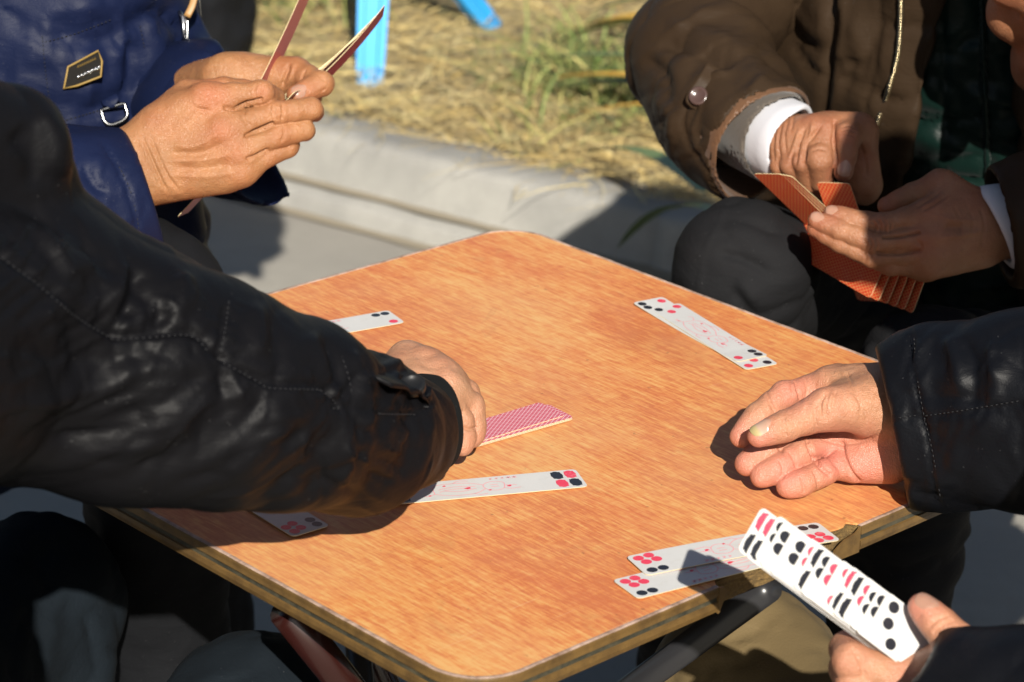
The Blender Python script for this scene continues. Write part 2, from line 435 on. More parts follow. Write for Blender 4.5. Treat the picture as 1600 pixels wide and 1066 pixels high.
# broad leaves lying over the strip, one plant
t = NT('broad_leaf_green'); co = t.coord(); M['leaf_green'] = t.fin(t.mix(t.noise(co, 60, 3), (.07, .13, .03), (.20, .25, .10)), .45)
t = NT('broad_leaf_yellow'); co = t.coord(); M['leaf_yellow'] = t.fin(t.mix(t.noise(co, 50, 3), (.50, .24, .025), (.58, .40, .08)), .5)
lp = empty('leafy_plant', onz(1130, 90, .12).tolist(), label='plant with long green and yellowed strap leaves behind the brown jacket', category='plant')
lb = np.array(lp.location)
def leaf(p0, p1, wd, arch, mat):
    p0 = np.asarray(p0)-lb; p1 = np.asarray(p1)-lb; d = p1-p0; s = unit(np.cross(d, (0, 0, 1)))*wd*.5; vv = []; ff = []; n = 9
    for i in range(n+1):
        q = i/n; c = p0+d*q+V3(0, 0, arch*4*q*(1-q)); k = max(.05, math.sin(math.pi*min(1, .18+.82*q))**.7)
        vv += [c-s*k+V3(0, 0, .15*wd*k), c, c+s*k+V3(0, 0, .15*wd*k)]
    for i in range(n):
        for k in range(2): ff.append((3*i+k, 3*i+k+1, 3*i+k+4, 3*i+k+3))
    link('leaf', mesh('leaf', vv, ff), mat, lp)
for (a, b, z0, z1, wd, ar, m_) in [((1130, 60), (925, 52), .2, .14, .055, .03, 'leaf_yellow'), ((1120, 30), (905, 72), .3, .13, .035, .02, 'leaf_green'), ((1130, -20), (960, 8), .25, .16, .05, .03, 'leaf_green'),
        ((1120, 10), (940, 34), .22, .15, .03, .03, 'leaf_green'), ((1120, 150), (890, 126), .2, .13, .03, .02, 'leaf_yellow'), ((1130, 160), (905, 140), .18, .12, .04, .02, 'leaf_green'), ((1120, 110), (840, 100), .25, .12, .025, .02, 'leaf_green'),
        ((1110, 330), (1010, 388), .2, .04, .028, .03, 'leaf_green'), ((1100, 300), (960, 240), .2, .12, .03, .03, 'leaf_green'), ((1130, 40), (1010, -60), .2, .3, .06, .05, 'leaf_green'), ((1130, 180), (930, 185), .2, .13, .02, .02, 'leaf_yellow')]:
    leaf(onz(a[0], a[1], z0+.04), onz(b[0]-45, b[1], z1+.04), wd*1.25, ar, M[m_])

# ------------------------------------------------------------------ blue plastic stool out on the straw
M['blue'] = NT('blue_plastic'); t = M['blue']; co = t.coord(); M['blue'] = t.fin(t.mix(t.noise(co, 12, 4), (.02, .26, .62), (.04, .36, .74)), .35)
fa, fb = onz(577, 138, .115), onz(772, 50, .115)
st = empty('plastic_stool', ((fa+fb)/2).tolist(), label='sky blue plastic stool with splayed legs standing on the straw', category='stool')
sb = np.array(st.location)
ax = unit(V3(*(fb-fa)[:2], 0)); ay = V3(-ax[1], ax[0], 0)
if ay[1] < 0: ay = -ay
la = np.linalg.norm((fb-fa)[:2])
top_c = fa+V3(.16, .14, .40)
def stool_leg(foot, top, wd):
    foot = np.asarray(foot)-sb; top = np.asarray(top)-sb; d = top-foot; s = unit(np.cross(d, (0, 1, 0)))*wd*.5; n_ = unit(np.cross(s, d))*.012
    vv = []; ff = []; n = 8
    for i in range(n+1):
        q = i/n; c = foot+d*q; k = .85+.3*q
        for o in (-1, -.55, -.45, .45, .55, 1):
            dz = n_*(1.0 if abs(o) < .5 else -.4)
            vv.append(c+s*k*o-dz)
        for o in (1, -1): vv.append(c+s*k*o+n_*1.6)
    w_ = 8
    for i in range(n):
        for k in range(w_): ff.append((i*w_+k, i*w_+(k+1) % w_, (i+1)*w_+(k+1) % w_, (i+1)*w_+k))
    ff += [tuple(range(w_-1, -1, -1)), tuple(n*w_+k for k in range(w_))]
    link('leg', mesh('leg', vv, ff, False), M['blue'], st)
seat_c = V3(-.16, 3.02, .50)
stool_leg(fa, seat_c+V3(-.10, -.10, 0), .058)
stool_leg(fb, seat_c+V3(-.04, .0, .0)+V3(-.11, .0, 0), .050)
stool_leg(fa+V3(-.06, .75, .0), seat_c+V3(-.19, .12, 0), .055)
stool_leg(fb+V3(-.02, .45, .0), seat_c+V3(-.02, .16, 0), .055)
bm = bmesh.new(); box_bm(bm, Matrix.Translation(Vector(seat_c+V3(-.1, .03, .012)-sb)), .30, .30, .03, .012)
link('seat', bm_mesh('seat', bm), M['blue'], st)

# dark bag on the straw behind the blue jacket
bc = onz(335, 120, .11)
bag = empty('bag', (bc[0], bc[1], .11), label='dark bulging bag with a pale strap standing behind the blue jacket', category='bag')
f = union([ell(V3(0, 0, .17), (.065, .10, .17)), rc(V3(-.01, 0, .06), V3(-.01, .02, .24), .065, .05)], .06)
v, fc, n = polygonize(f, .012); v = v+n*((fbm(v*22, 3)-.5)*.03)[:, None]
link('shell', mesh('shell', v, fc), M['trouser_black'], bag)
v, f_ = tube(smooth_curve([(-.02, -.105, .10), (-.022, -.118, .2), (-.025, -.10, .3), (-.02, -.02, .36)], 12), .008, 8, squash=.4)
M['strap'] = flat('strap', (.3, .29, .26), .7); link('strap', mesh('strap', v, f_), M['strap'], bag)

# ------------------------------------------------------------------ the folding table
TA = math.radians(44.003); tc_, ts_ = math.cos(TA), math.sin(TA)
def tw(x, y, z=TZ): return V3(x*tc_-y*ts_, x*ts_+y*tc_, z)
def tl(P): return (P[0]*tc_+P[1]*ts_, -P[0]*ts_+P[1]*tc_)
t = NT('wood_laminate'); co = t.coord((1, 1, 1), out='Object')
gr = t.coord((640, 62, 1)); gr2 = t.coord((230, 34, 1)); big = t.coord((9, 6, 1)); fine = t.coord((1200, 260, 1))
g1 = t.noise(gr, 1, 4, .65, .25); g2 = t.noise(gr2, 1, 4, .6, .3); g3 = t.noise(big, 1, 3, .5); g4 = t.noise(fine, 1, 2, .5)
cross = t.noise(t.coord((40, 330, 1)), 1, 3, .6)
s_ = t.math('ADD', t.math('MULTIPLY', g1, .5), t.math('ADD', t.math('MULTIPLY', g2, .30), t.math('MULTIPLY', g3, .30)))
s_ = t.math('ADD', s_, t.math('MULTIPLY', t.math('SUBTRACT', cross, .5), .13))
c = t.ramp(s_, [(.44, (.63, .350, .125)), (.505, (.60, .270, .082)), (.56, (.56, .195, .059)), (.635, (.46, .125, .041))])
red_ = t.ramp(t.noise(t.coord((26, 8, 1)), 1, 4, .6), [(.52, (0, 0, 0)), (.72, (1, 1, 1))])
c = t.mix(t.math('MULTIPLY', red_, .34), c, (.50, .13, .055))
pl = t.ramp(t.noise(co, 5, 5, .6), [(.46, (0, 0, 0)), (.74, (1, 1, 1))]); c = t.mix(t.math('MULTIPLY', pl, .32), c, (.60, .39, .19))
speck = t.ramp(t.noise(co, 130, 2, .5), [(.73, (0, 0, 0)), (.78, (1, 1, 1))]); c = t.mix(t.math('MULTIPLY', speck, .5), c, (.16, .07, .03))
stain = t.ramp(t.noise(t.coord((1, 1, 1)), 16, 3, .5, 1.2), [(.64, (0, 0, 0)), (.68, (1, 1, 1)), (.72, (.2, .2, .2))]); c = t.mix(t.math('MULTIPLY', stain, .16), c, (.25, .10, .04))
dk = t.ramp(t.noise(co, 3.2, 5, .62), [(.56, (0, 0, 0)), (.72, (1, 1, 1))]); c = t.mix(t.math('MULTIPLY', dk, .25), c, (.30, .12, .045))
scr = t.ramp(t.noise(t.coord((8, 420, 1), (0, 0, .4)), 1, 2, .5), [(.74, (0, 0, 0)), (.77, (1, 1, 1))]); c = t.mix(t.math('MULTIPLY', scr, .25), c, (.7, .55, .4))
c = t.mix(t.math('MULTIPLY', t.math('SUBTRACT', g4, .3), .30), c, (.70, .42, .20))
M['laminate'] = t.fin(c, t.math('ADD', t.math('MULTIPLY', g2, .25), .34), t.bump(t.math('ADD', g1, t.math('MULTIPLY', g4, .5)), .16, .0006), Specular_IOR_Level=.4)
t = NT('chipboard'); co = t.coord(); n1 = t.noise(co, 260, 3, .7); n2 = t.noise(co, 900, 3, .7); vo = t.n('TexVoronoi'); vo.inputs['Scale'].default_value = 420; t.l(co, vo.inputs['Vector'])
M['chipboard'] = t.fin(t.mix(n1, t.mix(vo.outputs['Distance'], (.34, .21, .06), (.14, .085, .025)), (.10, .06, .02)), .9, t.bump(t.math('ADD', n1, n2), .9, .003))
def edgemat(name, a, b, rough=.45):
    t = NT(name); co = t.coord(); n1 = t.noise(co, 60, 5, .7); n2 = t.noise(co, 600, 3, .6)
    cc = t.mix(t.ramp(n1, [(.4, (0, 0, 0)), (.68, (1, 1, 1))]), a, b)
    cc = t.mix(t.math('MULTIPLY', t.ramp(n2, [(.6, (0, 0, 0)), (.7, (1, 1, 1))]), .4), cc, tuple(x*.4 for x in a))
    return t.fin(cc, rough, t.bump(n2, .3, .0006))
M['edge'] = edgemat('edge_plastic', (.125, .072, .022), (.07, .040, .014)); M['edge_dark'] = edgemat('edge_groove', (.025, .026, .020), (.07, .06, .036))
M['edge_lip'] = edgemat('edge_lip', (.42, .30, .24), (.16, .10, .07)); M['leg_red'] = flat('leg_paint', (.020, .005, .004), .25); M['leg_black'] = flat('leg_black', (.02, .02, .022), .3)
tab = empty('folding_table', label='square folding table with worn orange wood laminate top and chipped edge', category='table')
tab.rotation_euler = (0, 0, TA)
H = SIDE/2; RC = .042
def outline(inset, n_c=14, n_s=90):
    r = RC-inset; h = H-inset; pts = []; nrm = []
    for k, (cx, cy) in enumerate(((h-r, h-r), (-h+r, h-r), (-h+r, -h+r), (h-r, -h+r))):
        for i in range(n_c+1):
            a = math.pi/2*(k+i/n_c); pts.append((cx+r*math.cos(a), cy+r*math.sin(a))); nrm.append((math.cos(a), math.sin(a)))
        p = pts[-1]; a = math.pi/2*(k+1); e = V3(-math.sin(a), math.cos(a)); L = 2*(h-r)
        for i in range(1, n_s): pts.append((p[0]+e[0]*L*i/n_s, p[1]+e[1]*L*i/n_s)); nrm.append((math.cos(a), math.sin(a)))
    return np.array(pts), np.array(nrm)
# the broken stretch of edging, on the side towards the right and near
ga = tl(onz(1128, 919, TZ))[0]; gb = tl(onz(1345, 825, TZ))[0]; ga, gb = min(ga, gb), max(ga, gb)
def in_gap(p, m=0.): return p[1] < -H+.03 and ga-m < p[0] < gb+m
po, no = outline(.0026)
vv = []; ring = []
jag = np.array([(-.004-.007*fbm(V3(p[0]*90, p[1]*90, 1)[None])[0] if in_gap(p) else -.0006*fbm(V3(p[0]*220, p[1]*220, 1)[None])[0]) for p in po])
pj = po+no*jag[:, None]; N_ = len(po)
vv = [(p[0], p[1], TZ) for p in pj]+[(p[0], p[1], TZ-.0012) for p in pj]
ff = [tuple(range(N_)), tuple(range(2*N_-1, N_-1, -1))]+[(N_+i, N_+(i+1) % N_, (i+1) % N_, i) for i in range(N_)]
link('top_sheet', mesh('top_sheet', vv, ff, False), M['laminate'], tab)
po, no = outline(.004); zs = np.linspace(TZ-.0015, TZ-.0188, 12); vv = []
for z in zs:
    for p, n in zip(po, no):
        o = (-.001-.006*fbm(V3(p[0]*110, p[1]*110, z*110)[None])[0]-.002*vnoise(V3(p[0]*500, z*500, 0)[None])[0]) if in_gap(p) else 0
        vv.append((p[0]+n[0]*o, p[1]+n[1]*o, z))
N_ = len(po); ff = [(k*N_+i, (k+1)*N_+i, (k+1)*N_+(i+1) % N_, k*N_+(i+1) % N_) for k in range(11) for i in range(N_)]
ff += [tuple(range(N_)), tuple(range(12*N_-1, 11*N_-1, -1))]
link('core_board', mesh('core_board', vv, ff, False), M['chipboard'], tab)
prof = [(o_, z_*.78, m_) for o_, z_, m_ in [(-.0014, .0000, 2), (-.0010, .0007, 2), (.0006, .0009, 2), (.0021, .0003, 2), (.0024, -.0014, 0), (.0022, -.0050, 0), (.0024, -.0085, 0), (.0010, -.0092, 1), (.0008, -.0116, 1), (.0010, -.0140, 1), (.0024, -.0147, 0), (.0026, -.0190, 0), (.0016, -.0238, 0), (-.0014, -.0252, 0)]]
po, no = outline(.0026, 14, 150); N_ = len(po); keep = [not in_gap(p) for p in po]
def z_lim(p):                               # the broken ends are torn obliquely
    if p[1] < -H+.03:
        if p[0] < ga: return -.0252+ .0*p[0], 0
    return -.0252, 0
vv = []; ff = []; mi = []; ids = {}
for i, (p, n) in enumerate(zip(po, no)):
    if not keep[i]: continue
    ids[i] = len(vv)//len(prof); wob = .0005*(fbm(V3(p[0]*35, p[1]*35, 2)[None])[0]-.5)
    for o, z, _ in prof: vv.append((p[0]+n[0]*(o+wob), p[1]+n[1]*(o+wob), TZ+z+wob*.6+ (.0003*(vnoise(V3(p[0]*260, p[1]*260, 4)[None])[0]-.5) if z > -.002 else 0)))
PL = len(prof)
for i in range(N_):
    j = (i+1) % N_
    if i in ids and j in ids:
        for k in range(PL-1):
            ff.append((ids[i]*PL+k, ids[i]*PL+k+1, ids[j]*PL+k+1, ids[j]*PL+k)); mi.append(prof[k+1][2] if prof[k+1][2] != 2 or prof[k][2] == 2 else 0)
em = link('edge_moulding', mesh('edge_moulding', vv, ff, False, mi), [M['edge'], M['edge_dark'], M['edge_lip']], tab)
sol = em.modifiers.new('thick', 'SOLIDIFY'); sol.thickness = .0009; sol.offset = -1
# torn shards of edging at both ends of the break
def shard(x0, pts):
    vv = []; ff = []
    for (x, z) in pts: vv += [(x, -H-.0003, TZ+z), (x, -H+.0012, TZ+z)]
    n = len(pts); ff = [tuple(range(0, 2*n, 2)), tuple(range(2*n-1, 0, -2))]+[(2*i, 2*i+1, (2*i+3) % (2*n), (2*i+2) % (2*n)) for i in range(n)]
    link('edge_shard', mesh('edge_shard', vv, ff, False), M['edge'], tab)
shard(gb, [(gb+.001, .0005), (gb-.004, -.003), (gb-.016, -.005), (gb-.026, -.010), (gb-.030, -.0188), (gb+.001, -.0195)])
shard(ga, [(ga-.001, .0), (ga+.004, -.001), (ga+.009, -.0065), (ga+.003, -.013), (ga+.001, -.0185), (ga-.001, -.0195)])
# frame and crossed tube legs
def tabtube(name, pts, r, mat, seg=14):
    q = [V3(*tl(p), p[2]) for p in pts]; v, f = tube(q, r, seg); link(name, mesh(name, v, f), mat, tab)
a = onz(448, 955, .645); foot = V3(a[0]+.31, a[1]+.33, .01); tabtube('leg', smooth_curve([a, a*.5+foot*.5, foot], 8), .0125, M['leg_red'])
a2 = tw(-.05, .26, .645); foot2 = V3(a2[0]+.28, a2[1]-.02, .01); tabtube('leg', [a2, foot2], .0125, M['leg_red'])
b1 = onz(1200, 918, .640); b2 = onz(1000, 1066, .47); dd = (b2-b1)/(b1[2]-b2[2]); tabtube('leg', [b1, b1+dd*.63], .011, M['leg_black'])
b3 = b1+V3(-.30, -.16, 0); b3 = tw(.05, .26, .64); tabtube('leg', [b3, V3(b3[0]+.1, b3[1]-.42, .01)], .011, M['leg_black'])
for yy in (-.24, .24): tabtube('frame_rail', [tw(-.27, yy, .642), tw(.27, yy, .642)], .011, M['leg_black'])
for xx in (-.26, .26): tabtube('frame_rail', [tw(xx, -.27, .642), tw(xx, .27, .642)], .011, M['leg_black'])

# ------------------------------------------------------------------ the long playing cards
LC, WC, TC = .152, .0312, .00045
t = NT('card_white'); co = t.coord(); gm = t.ramp(t.noise(co, 110, 4, .7), [(.55, (0, 0, 0)), (.8, (1, 1, 1))]); M['card'] = t.fin(t.mix(t.math('MULTIPLY', gm, .3), t.mix(t.noise(co, 40, 4), (.48, .48, .475), (.55, .55, .54)), (.38, .35, .29)), .42)
M['card_edge'] = flat('card_edge', (.60, .50, .28), .7)
def inkmat(name, c):
    t = NT(name); co = t.coord(); n = t.ramp(t.noise(co, 420, 3, .7), [(.5, (0, 0, 0)), (.72, (1, 1, 1))]); n2 = t.ramp(t.noise(co, 60, 2, .5), [(.5, (0, 0, 0)), (.7, (1, 1, 1))])
    return t.fin(t.mix(t.math('MULTIPLY', t.math('MULTIPLY', n, n2), .6), c, (.75, .6, .58)), .35)
M['ink_red'] = inkmat('ink_red', (.62, .045, .085)); M['ink_black'] = flat('ink_black', (.015, .016, .022), .3); M['ink_line'] = flat('ink_line', (.70, .25, .29), .5)
def backmat(name, c, line, step=.0034, wd=.14, slant=(1., 1.6)):
    t = NT(name); tc = t.n('TexCoord'); sp = t.n('SeparateXYZ'); t.l(tc.outputs['Object'], sp.inputs[0]); m = None
    for sg in (1, -1):
        e = t.math('ADD', t.math('MULTIPLY', sp.outputs[0], slant[0]/step), t.math('MULTIPLY', sp.outputs[1], sg*slant[1]/step))
        fr = t.math('FRACT', t.math('ADD', e, 100.)); q = t.math('LESS_THAN', t.math('ABSOLUTE', t.math('SUBTRACT', fr, .5)), wd)
        m = q if m is None else t.math('MAXIMUM', m, q)
    co = t.coord(); wear = t.ramp(t.noise(co, 70, 4, .7), [(.5, (0, 0, 0)), (.8, (1, 1, 1))])
    cc = t.mix(m, c, line); cc = t.mix(t.math('MULTIPLY', wear, .10), cc, (.55, .4, .35))
    return t.fin(cc, .35)
M['back_crimson'] = backmat('back_crimson', (.36, .016, .026), (.48, .16, .15), .0040, .12); M['back_pink'] = backmat('back_pink', (.46, .035, .075), (.66, .42, .44), .0052, .11); M['back_red'] = backmat('back_red', (.52, .026, .010), (.60, .26, .09), .0056, .10)
def dots(spec):    # c r x y ; x from the end, y from -1 to 1 across
    return spec
DES = {
 'four_two': [('r', .0065, .62), ('r', .0150, .70), ('r', .0090, .17), ('r', .0175, .25), ('k', .0070, -.62), ('k', .0155, -.62)],
 'one_two': [('r', .0075, .60), ('k', .0060, -.62), ('k', .0145, -.62)],
 'three': [('r', .0065, .58), ('k', .0065, -.58), ('r', .0150, -.1)],
 'rosettes': [('K', .0070, .47), ('r_', .0165, .47), ('R', .0065, -.47), ('K', .0160, -.47)],
 'rosette_pair': [('R', .0060, .5), ('K', .0060, -.5), ('R', .0135, .5), ('K', .0135, -.5)],
 'black_row': [('k', .0060, .62), ('k', .0060, .1), ('k', .0145, .62)],
 'red_one': [('r', .0085, .62), ('r', .0085, -.62)],
 'red_pair': [('r', .0065, .55), ('r', .0065, .05)],
 'black_pair': [('k', .0060, .5), ('k', .0060, -.05), ('r', .0145, .6)],
 'black_long': [('K', .0065, .5), ('K', .0065, -.5)],
 'plain': [('k', .0100, -.72), ('r', .012, .7)],
 'front': [('k', .0105, -.05), ('k', .0185, -.66), ('k', .0085, .62)],
}
DES['rosettes'] = [('K', .0066, .42), ('R', .0066, -.48), ('R', .0168, .42), ('K', .0168, -.48)]
FIG = [[(.058, -.2), (.060, .3), (.066, .5), (.073, .3), (.074, -.15), (.068, -.45), (.060, -.35), (.058, -.2)], [(.074, .25), (.082, .62), (.094, .70), (.104, .60), (.112, .35)], [(.074, -.2), (.084, -.52), (.098, -.62), (.110, -.45), (.112, .35)],
       [(.08, .1), (.092, .3), (.104, .1)], [(.08, -.1), (.095, -.25), (.108, -.05)], [(.05, .1), (.058, 0)], [(.048, .4), (.056, .45), (.06, .3)], [(.084, .62), (.080, .8), (.074, .75)], [(.095, -.62), (.09, -.82), (.083, -.75)], [(.088, 0), (.1, .02), (.108, .2)],
       [(.112, .35), (.118, .55), (.120, .40)], [(.112, -.3), (.118, -.5), (.121, -.3)], [(.063, .1), (.069, .1)], [(.063, -.12), (.069, -.12)]]
FILL = [(.0555, .15, .0018, .08), (.071, .42, .0012, .06), (.086, .02, .0024, .10), (.102, -.42, .0012, .07), (.116, .48, .001, .06)]
def card_mesh(design, back, bend=0., twist=0., fig=1, lift=0.):
    vv = []; ff = []; mi = []; L, W = LC, WC; r = .0035
    def warp(x, y, z): return (x, y, z+bend*((x-L/2)**2-(L/2)**2)*4/L**2+twist*(x-L/2)*y*40+lift*max(0, x/L-.6)**2)
    xs = [0, r*.08, r*.3, r*.62, r]+list(np.linspace(r, L-r, 14)[1:-1])+[L-r, L-r*.62, L-r*.3, L-r*.08, L]
    def hw(x):
        d = min(x, L-x)
        return W/2-(r-math.sqrt(max(0, r*r-(r-d)**2)) if d < r else 0)
    for x in xs:
        h = hw(x); vv += [warp(x, -h, TC), warp(x, -h*.35, TC), warp(x, h*.35, TC), warp(x, h, TC), warp(x, h, 0), warp(x, h*.35, 0), warp(x, -h*.35, 0), warp(x, -h, 0)]
    for i in range(len(xs)-1):
        a, b = 8*i, 8*i+8
        for k in range(8):
            k2 = (k+1) % 8; ff.append((a+k, b+k, b+k2, a+k2)); mi.append(0 if k < 3 else 2 if k in (3, 7) else 1)
    ff += [tuple(range(8)), tuple(8*(len(xs)-1)+k for k in range(7, -1, -1))]; mi += [2, 2]
    def poly(pts, m_, dz):
        b = len(vv); vv.extend(warp(x, y, TC+dz) for x, y in pts); ff.append(tuple(range(b, b+len(pts)))); mi.append(m_)
    for kind, x, y in DES[design]:
        for end in (0, 1):
            cx, cy = (x, y*W/2) if not end else (L-x, -y*W/2)
            col_ = 3 if kind.lower().startswith('r') else 4
            n = 20 if kind in 'rk' else 64; pts = []
            for i in range(n):
                a = 2*math.pi*i/n
                if kind in 'rk': px_, py_ = .0039*math.cos(a), .0037*math.sin(a)
                else:
                    q = 1+.055*math.cos(8*a); px_, py_ = .0042*q*abs(math.cos(a))**.62*math.copysign(1, math.cos(a)), .0062*q*abs(math.sin(a))**.62*math.copysign(1, math.sin(a))
                pts.append((cx+px_, cy+py_))
            poly(pts, col_, .00012)
    if fig:
        for line in FIG:
            p = smooth_curve([(x, y*W/2) for x, y in line], 4*len(line)); d = np.gradient(p, axis=0); d /= np.linalg.norm(d, axis=1)[:, None]+1e-9
            s = np.stack([-d[:, 1], d[:, 0]], 1)*.00028
            for i in range(len(p)-1): poly([p[i]-s[i], p[i+1]-s[i+1], p[i+1]+s[i+1], p[i]+s[i]], 5, .00010)
        for cx, cy, rx, ry in FILL:
            poly([(cx+rx*math.cos(a)*(1+.25*math.cos(3*a)), cy*W/2+ry*W/2*math.sin(a)*(1+.2*math.sin(2*a))) for a in np.linspace(0, 2*math.pi, 17)[:-1]], 3, .00011)
        for k in range(5):                   # a short column of small printed characters beside the figure
            x0 = .048+k*.0045; y0 = -.76*W/2; s = .0012 if k > 1 else .0017
            for sg in ([(-s, -s), (s, s)], [(-s, s), (s, -s*.4)], [(0, -s), (0, s)], [(-s, 0), (s, 0)])[: 4 if k < 2 else 3]:
                a, b = V3(*sg[0]), V3(*sg[1]); q = unit(b-a); q = V3(-q[1], q[0])*.00022
                poly([(x0+a[0]-q[0], y0+a[1]-q[1]), (x0+b[0]-q[0], y0+b[1]-q[1]), (x0+b[0]+q[0], y0+b[1]+q[1]), (x0+a[0]+q[0], y0+a[1]+q[1])], 5, .0001)
    return mesh('playing_card', vv, ff, False, mi), [M['card'], M[back], M['card_edge'], M['ink_red'], M['ink_black'], M['ink_line']]
def card(label, end_mid, along, normal, design='one_two', back='back_pink', group=None, **kw):
    x = unit(along); n = np.asarray(normal, float); n = unit(n-x*(n@x)); y = np.cross(n, x)
    me, ms = card_mesh(design, back, **kw)
    o = link('playing_card', me, ms, None, label=label, category='card')
    if group: o['group'] = group
    o.matrix_world = Matrix(((x[0], y[0], n[0], end_mid[0]), (x[1], y[1], n[1], end_mid[1]), (x[2], y[2], n[2], end_mid[2]), (0, 0, 0, 1)))
    return o
UP = V3(0, 0, 1); Z0 = TZ+.0011
def on_table(label, c1, c2, toward, design, z=0., group='cards face up on the table', **kw):
    a, b = onz(*c1, Z0+z), onz(*c2, Z0+z); m_ = (a+b)/2; d = onz(*toward, Z0+z)-m_; d[2] = 0
    return card(label, m_, d, UP, design, group=group, **kw)
on_table('white card with one red and two black dots half under the black sleeve', (600, 487), (639, 503), (512, 513), 'one_two', bend=.0006)
on_table('lower of two overlapped white cards near the brown jacket', (1216, 570), (1166, 578), (1030, 474), 'three')
on_table('upper of two overlapped white cards near the brown jacket, slightly bowed', (1203, 556), (1150, 566), (1017, 472), 'one_two', z=.0008, bend=.0016)
on_table('white card with red and black rosettes before the black cuff', (897, 733), (921, 762), (641, 772), 'rosettes')
on_table('white card with red dots poking from under the black sleeve, in its shadow', (458, 840), (515, 822), (330, 735), 'four_two')
on_table('lower of two white cards by the chipped table edge', (953, 909), (1001, 935), (1190, 868), 'four_two')
on_table('upper of two white cards by the chipped table edge, partly under the fan', (981, 869), (1008, 902), (1267, 836), 'four_two', z=.0008, bend=-.0012)
# face-down pile in the middle
dm = (onz(850, 631, Z0)+onz(905, 659, Z0))/2; dd = onz(722, 700, Z0)-onz(893, 651, Z0)
for k in range(4):
    o_ = dm+V3(-.0002*k-(.006 if k > 2 else 0)+RNG.normal()*.0004, RNG.normal()*.0004+(.0025 if k > 2 else 0), k*(TC+.0001)); dk_ = dd+np.cross(UP, dd)*(RNG.normal()*.008+(.03 if k > 2 else 0)); dk_[2] = 0
    o_ = o_+unit(dk_)*(.000)
    x_ = unit(dk_); far = o_+x_*LC
    card('pink-backed card in the face-down pile, '+['bottom', 'second from bottom', 'second from top', 'topmost'][k],
         far+UP*TC, -x_, -UP, 'plain', 'back_pink', 'cards in the face-down pile', fig=0)

# ------------------------------------------------------------------ people: hands, bodies, clothes
FING = ('index', 'middle', 'ring', 'little')
def gathers(seam, n, ln, wd, hg, seed, lean=.35):
    """short puckers running off a seam, both sides"""
    r = np.random.default_rng(seed); c = smooth_curve(seam, n); d = np.gradient(c, axis=0); out = []
    for i in range(n):
        t_ = d[i]/(np.linalg.norm(d[i])+1e-9); nn = np.array([-t_[1], t_[0]])+t_*r.normal()*lean; s_ = 1 if r.random() < .5 else -1; L = ln*(.4+r.random()); p = c[i]+r.normal(size=2)*2
        out.append(([p+nn*s_*2, p+nn*s_*L*.5+r.normal(size=2)*2, p+nn*s_*L], wd*(.7+.6*r.random()), hg*(1 if i % 2 else -1)*(.6+.8*r.random())))
    return out
def crinkles(n, box, ang, ln, wd, hg, seed, slope=0.):
    """scattered fine folds over a stretch of cloth, all running roughly one way"""
    r = np.random.default_rng(seed); out = []
    for i in range(n):
        x = r.uniform(box[0], box[2]); y = r.uniform(box[1], box[3])+(x-box[0])*slope; a = math.radians(ang+r.normal()*14); L = r.uniform(*ln); b = r.normal()*.12*L
        d = np.array([math.cos(a), -math.sin(a)]); p = np.array([x, y]); q = np.array([d[1], -d[0]])
        out.append(([p-d*L/2, p+q*b, p+d*L/2], r.uniform(*wd), r.uniform(*hg)*(1 if r.random() < .5 else -1)))
    return out
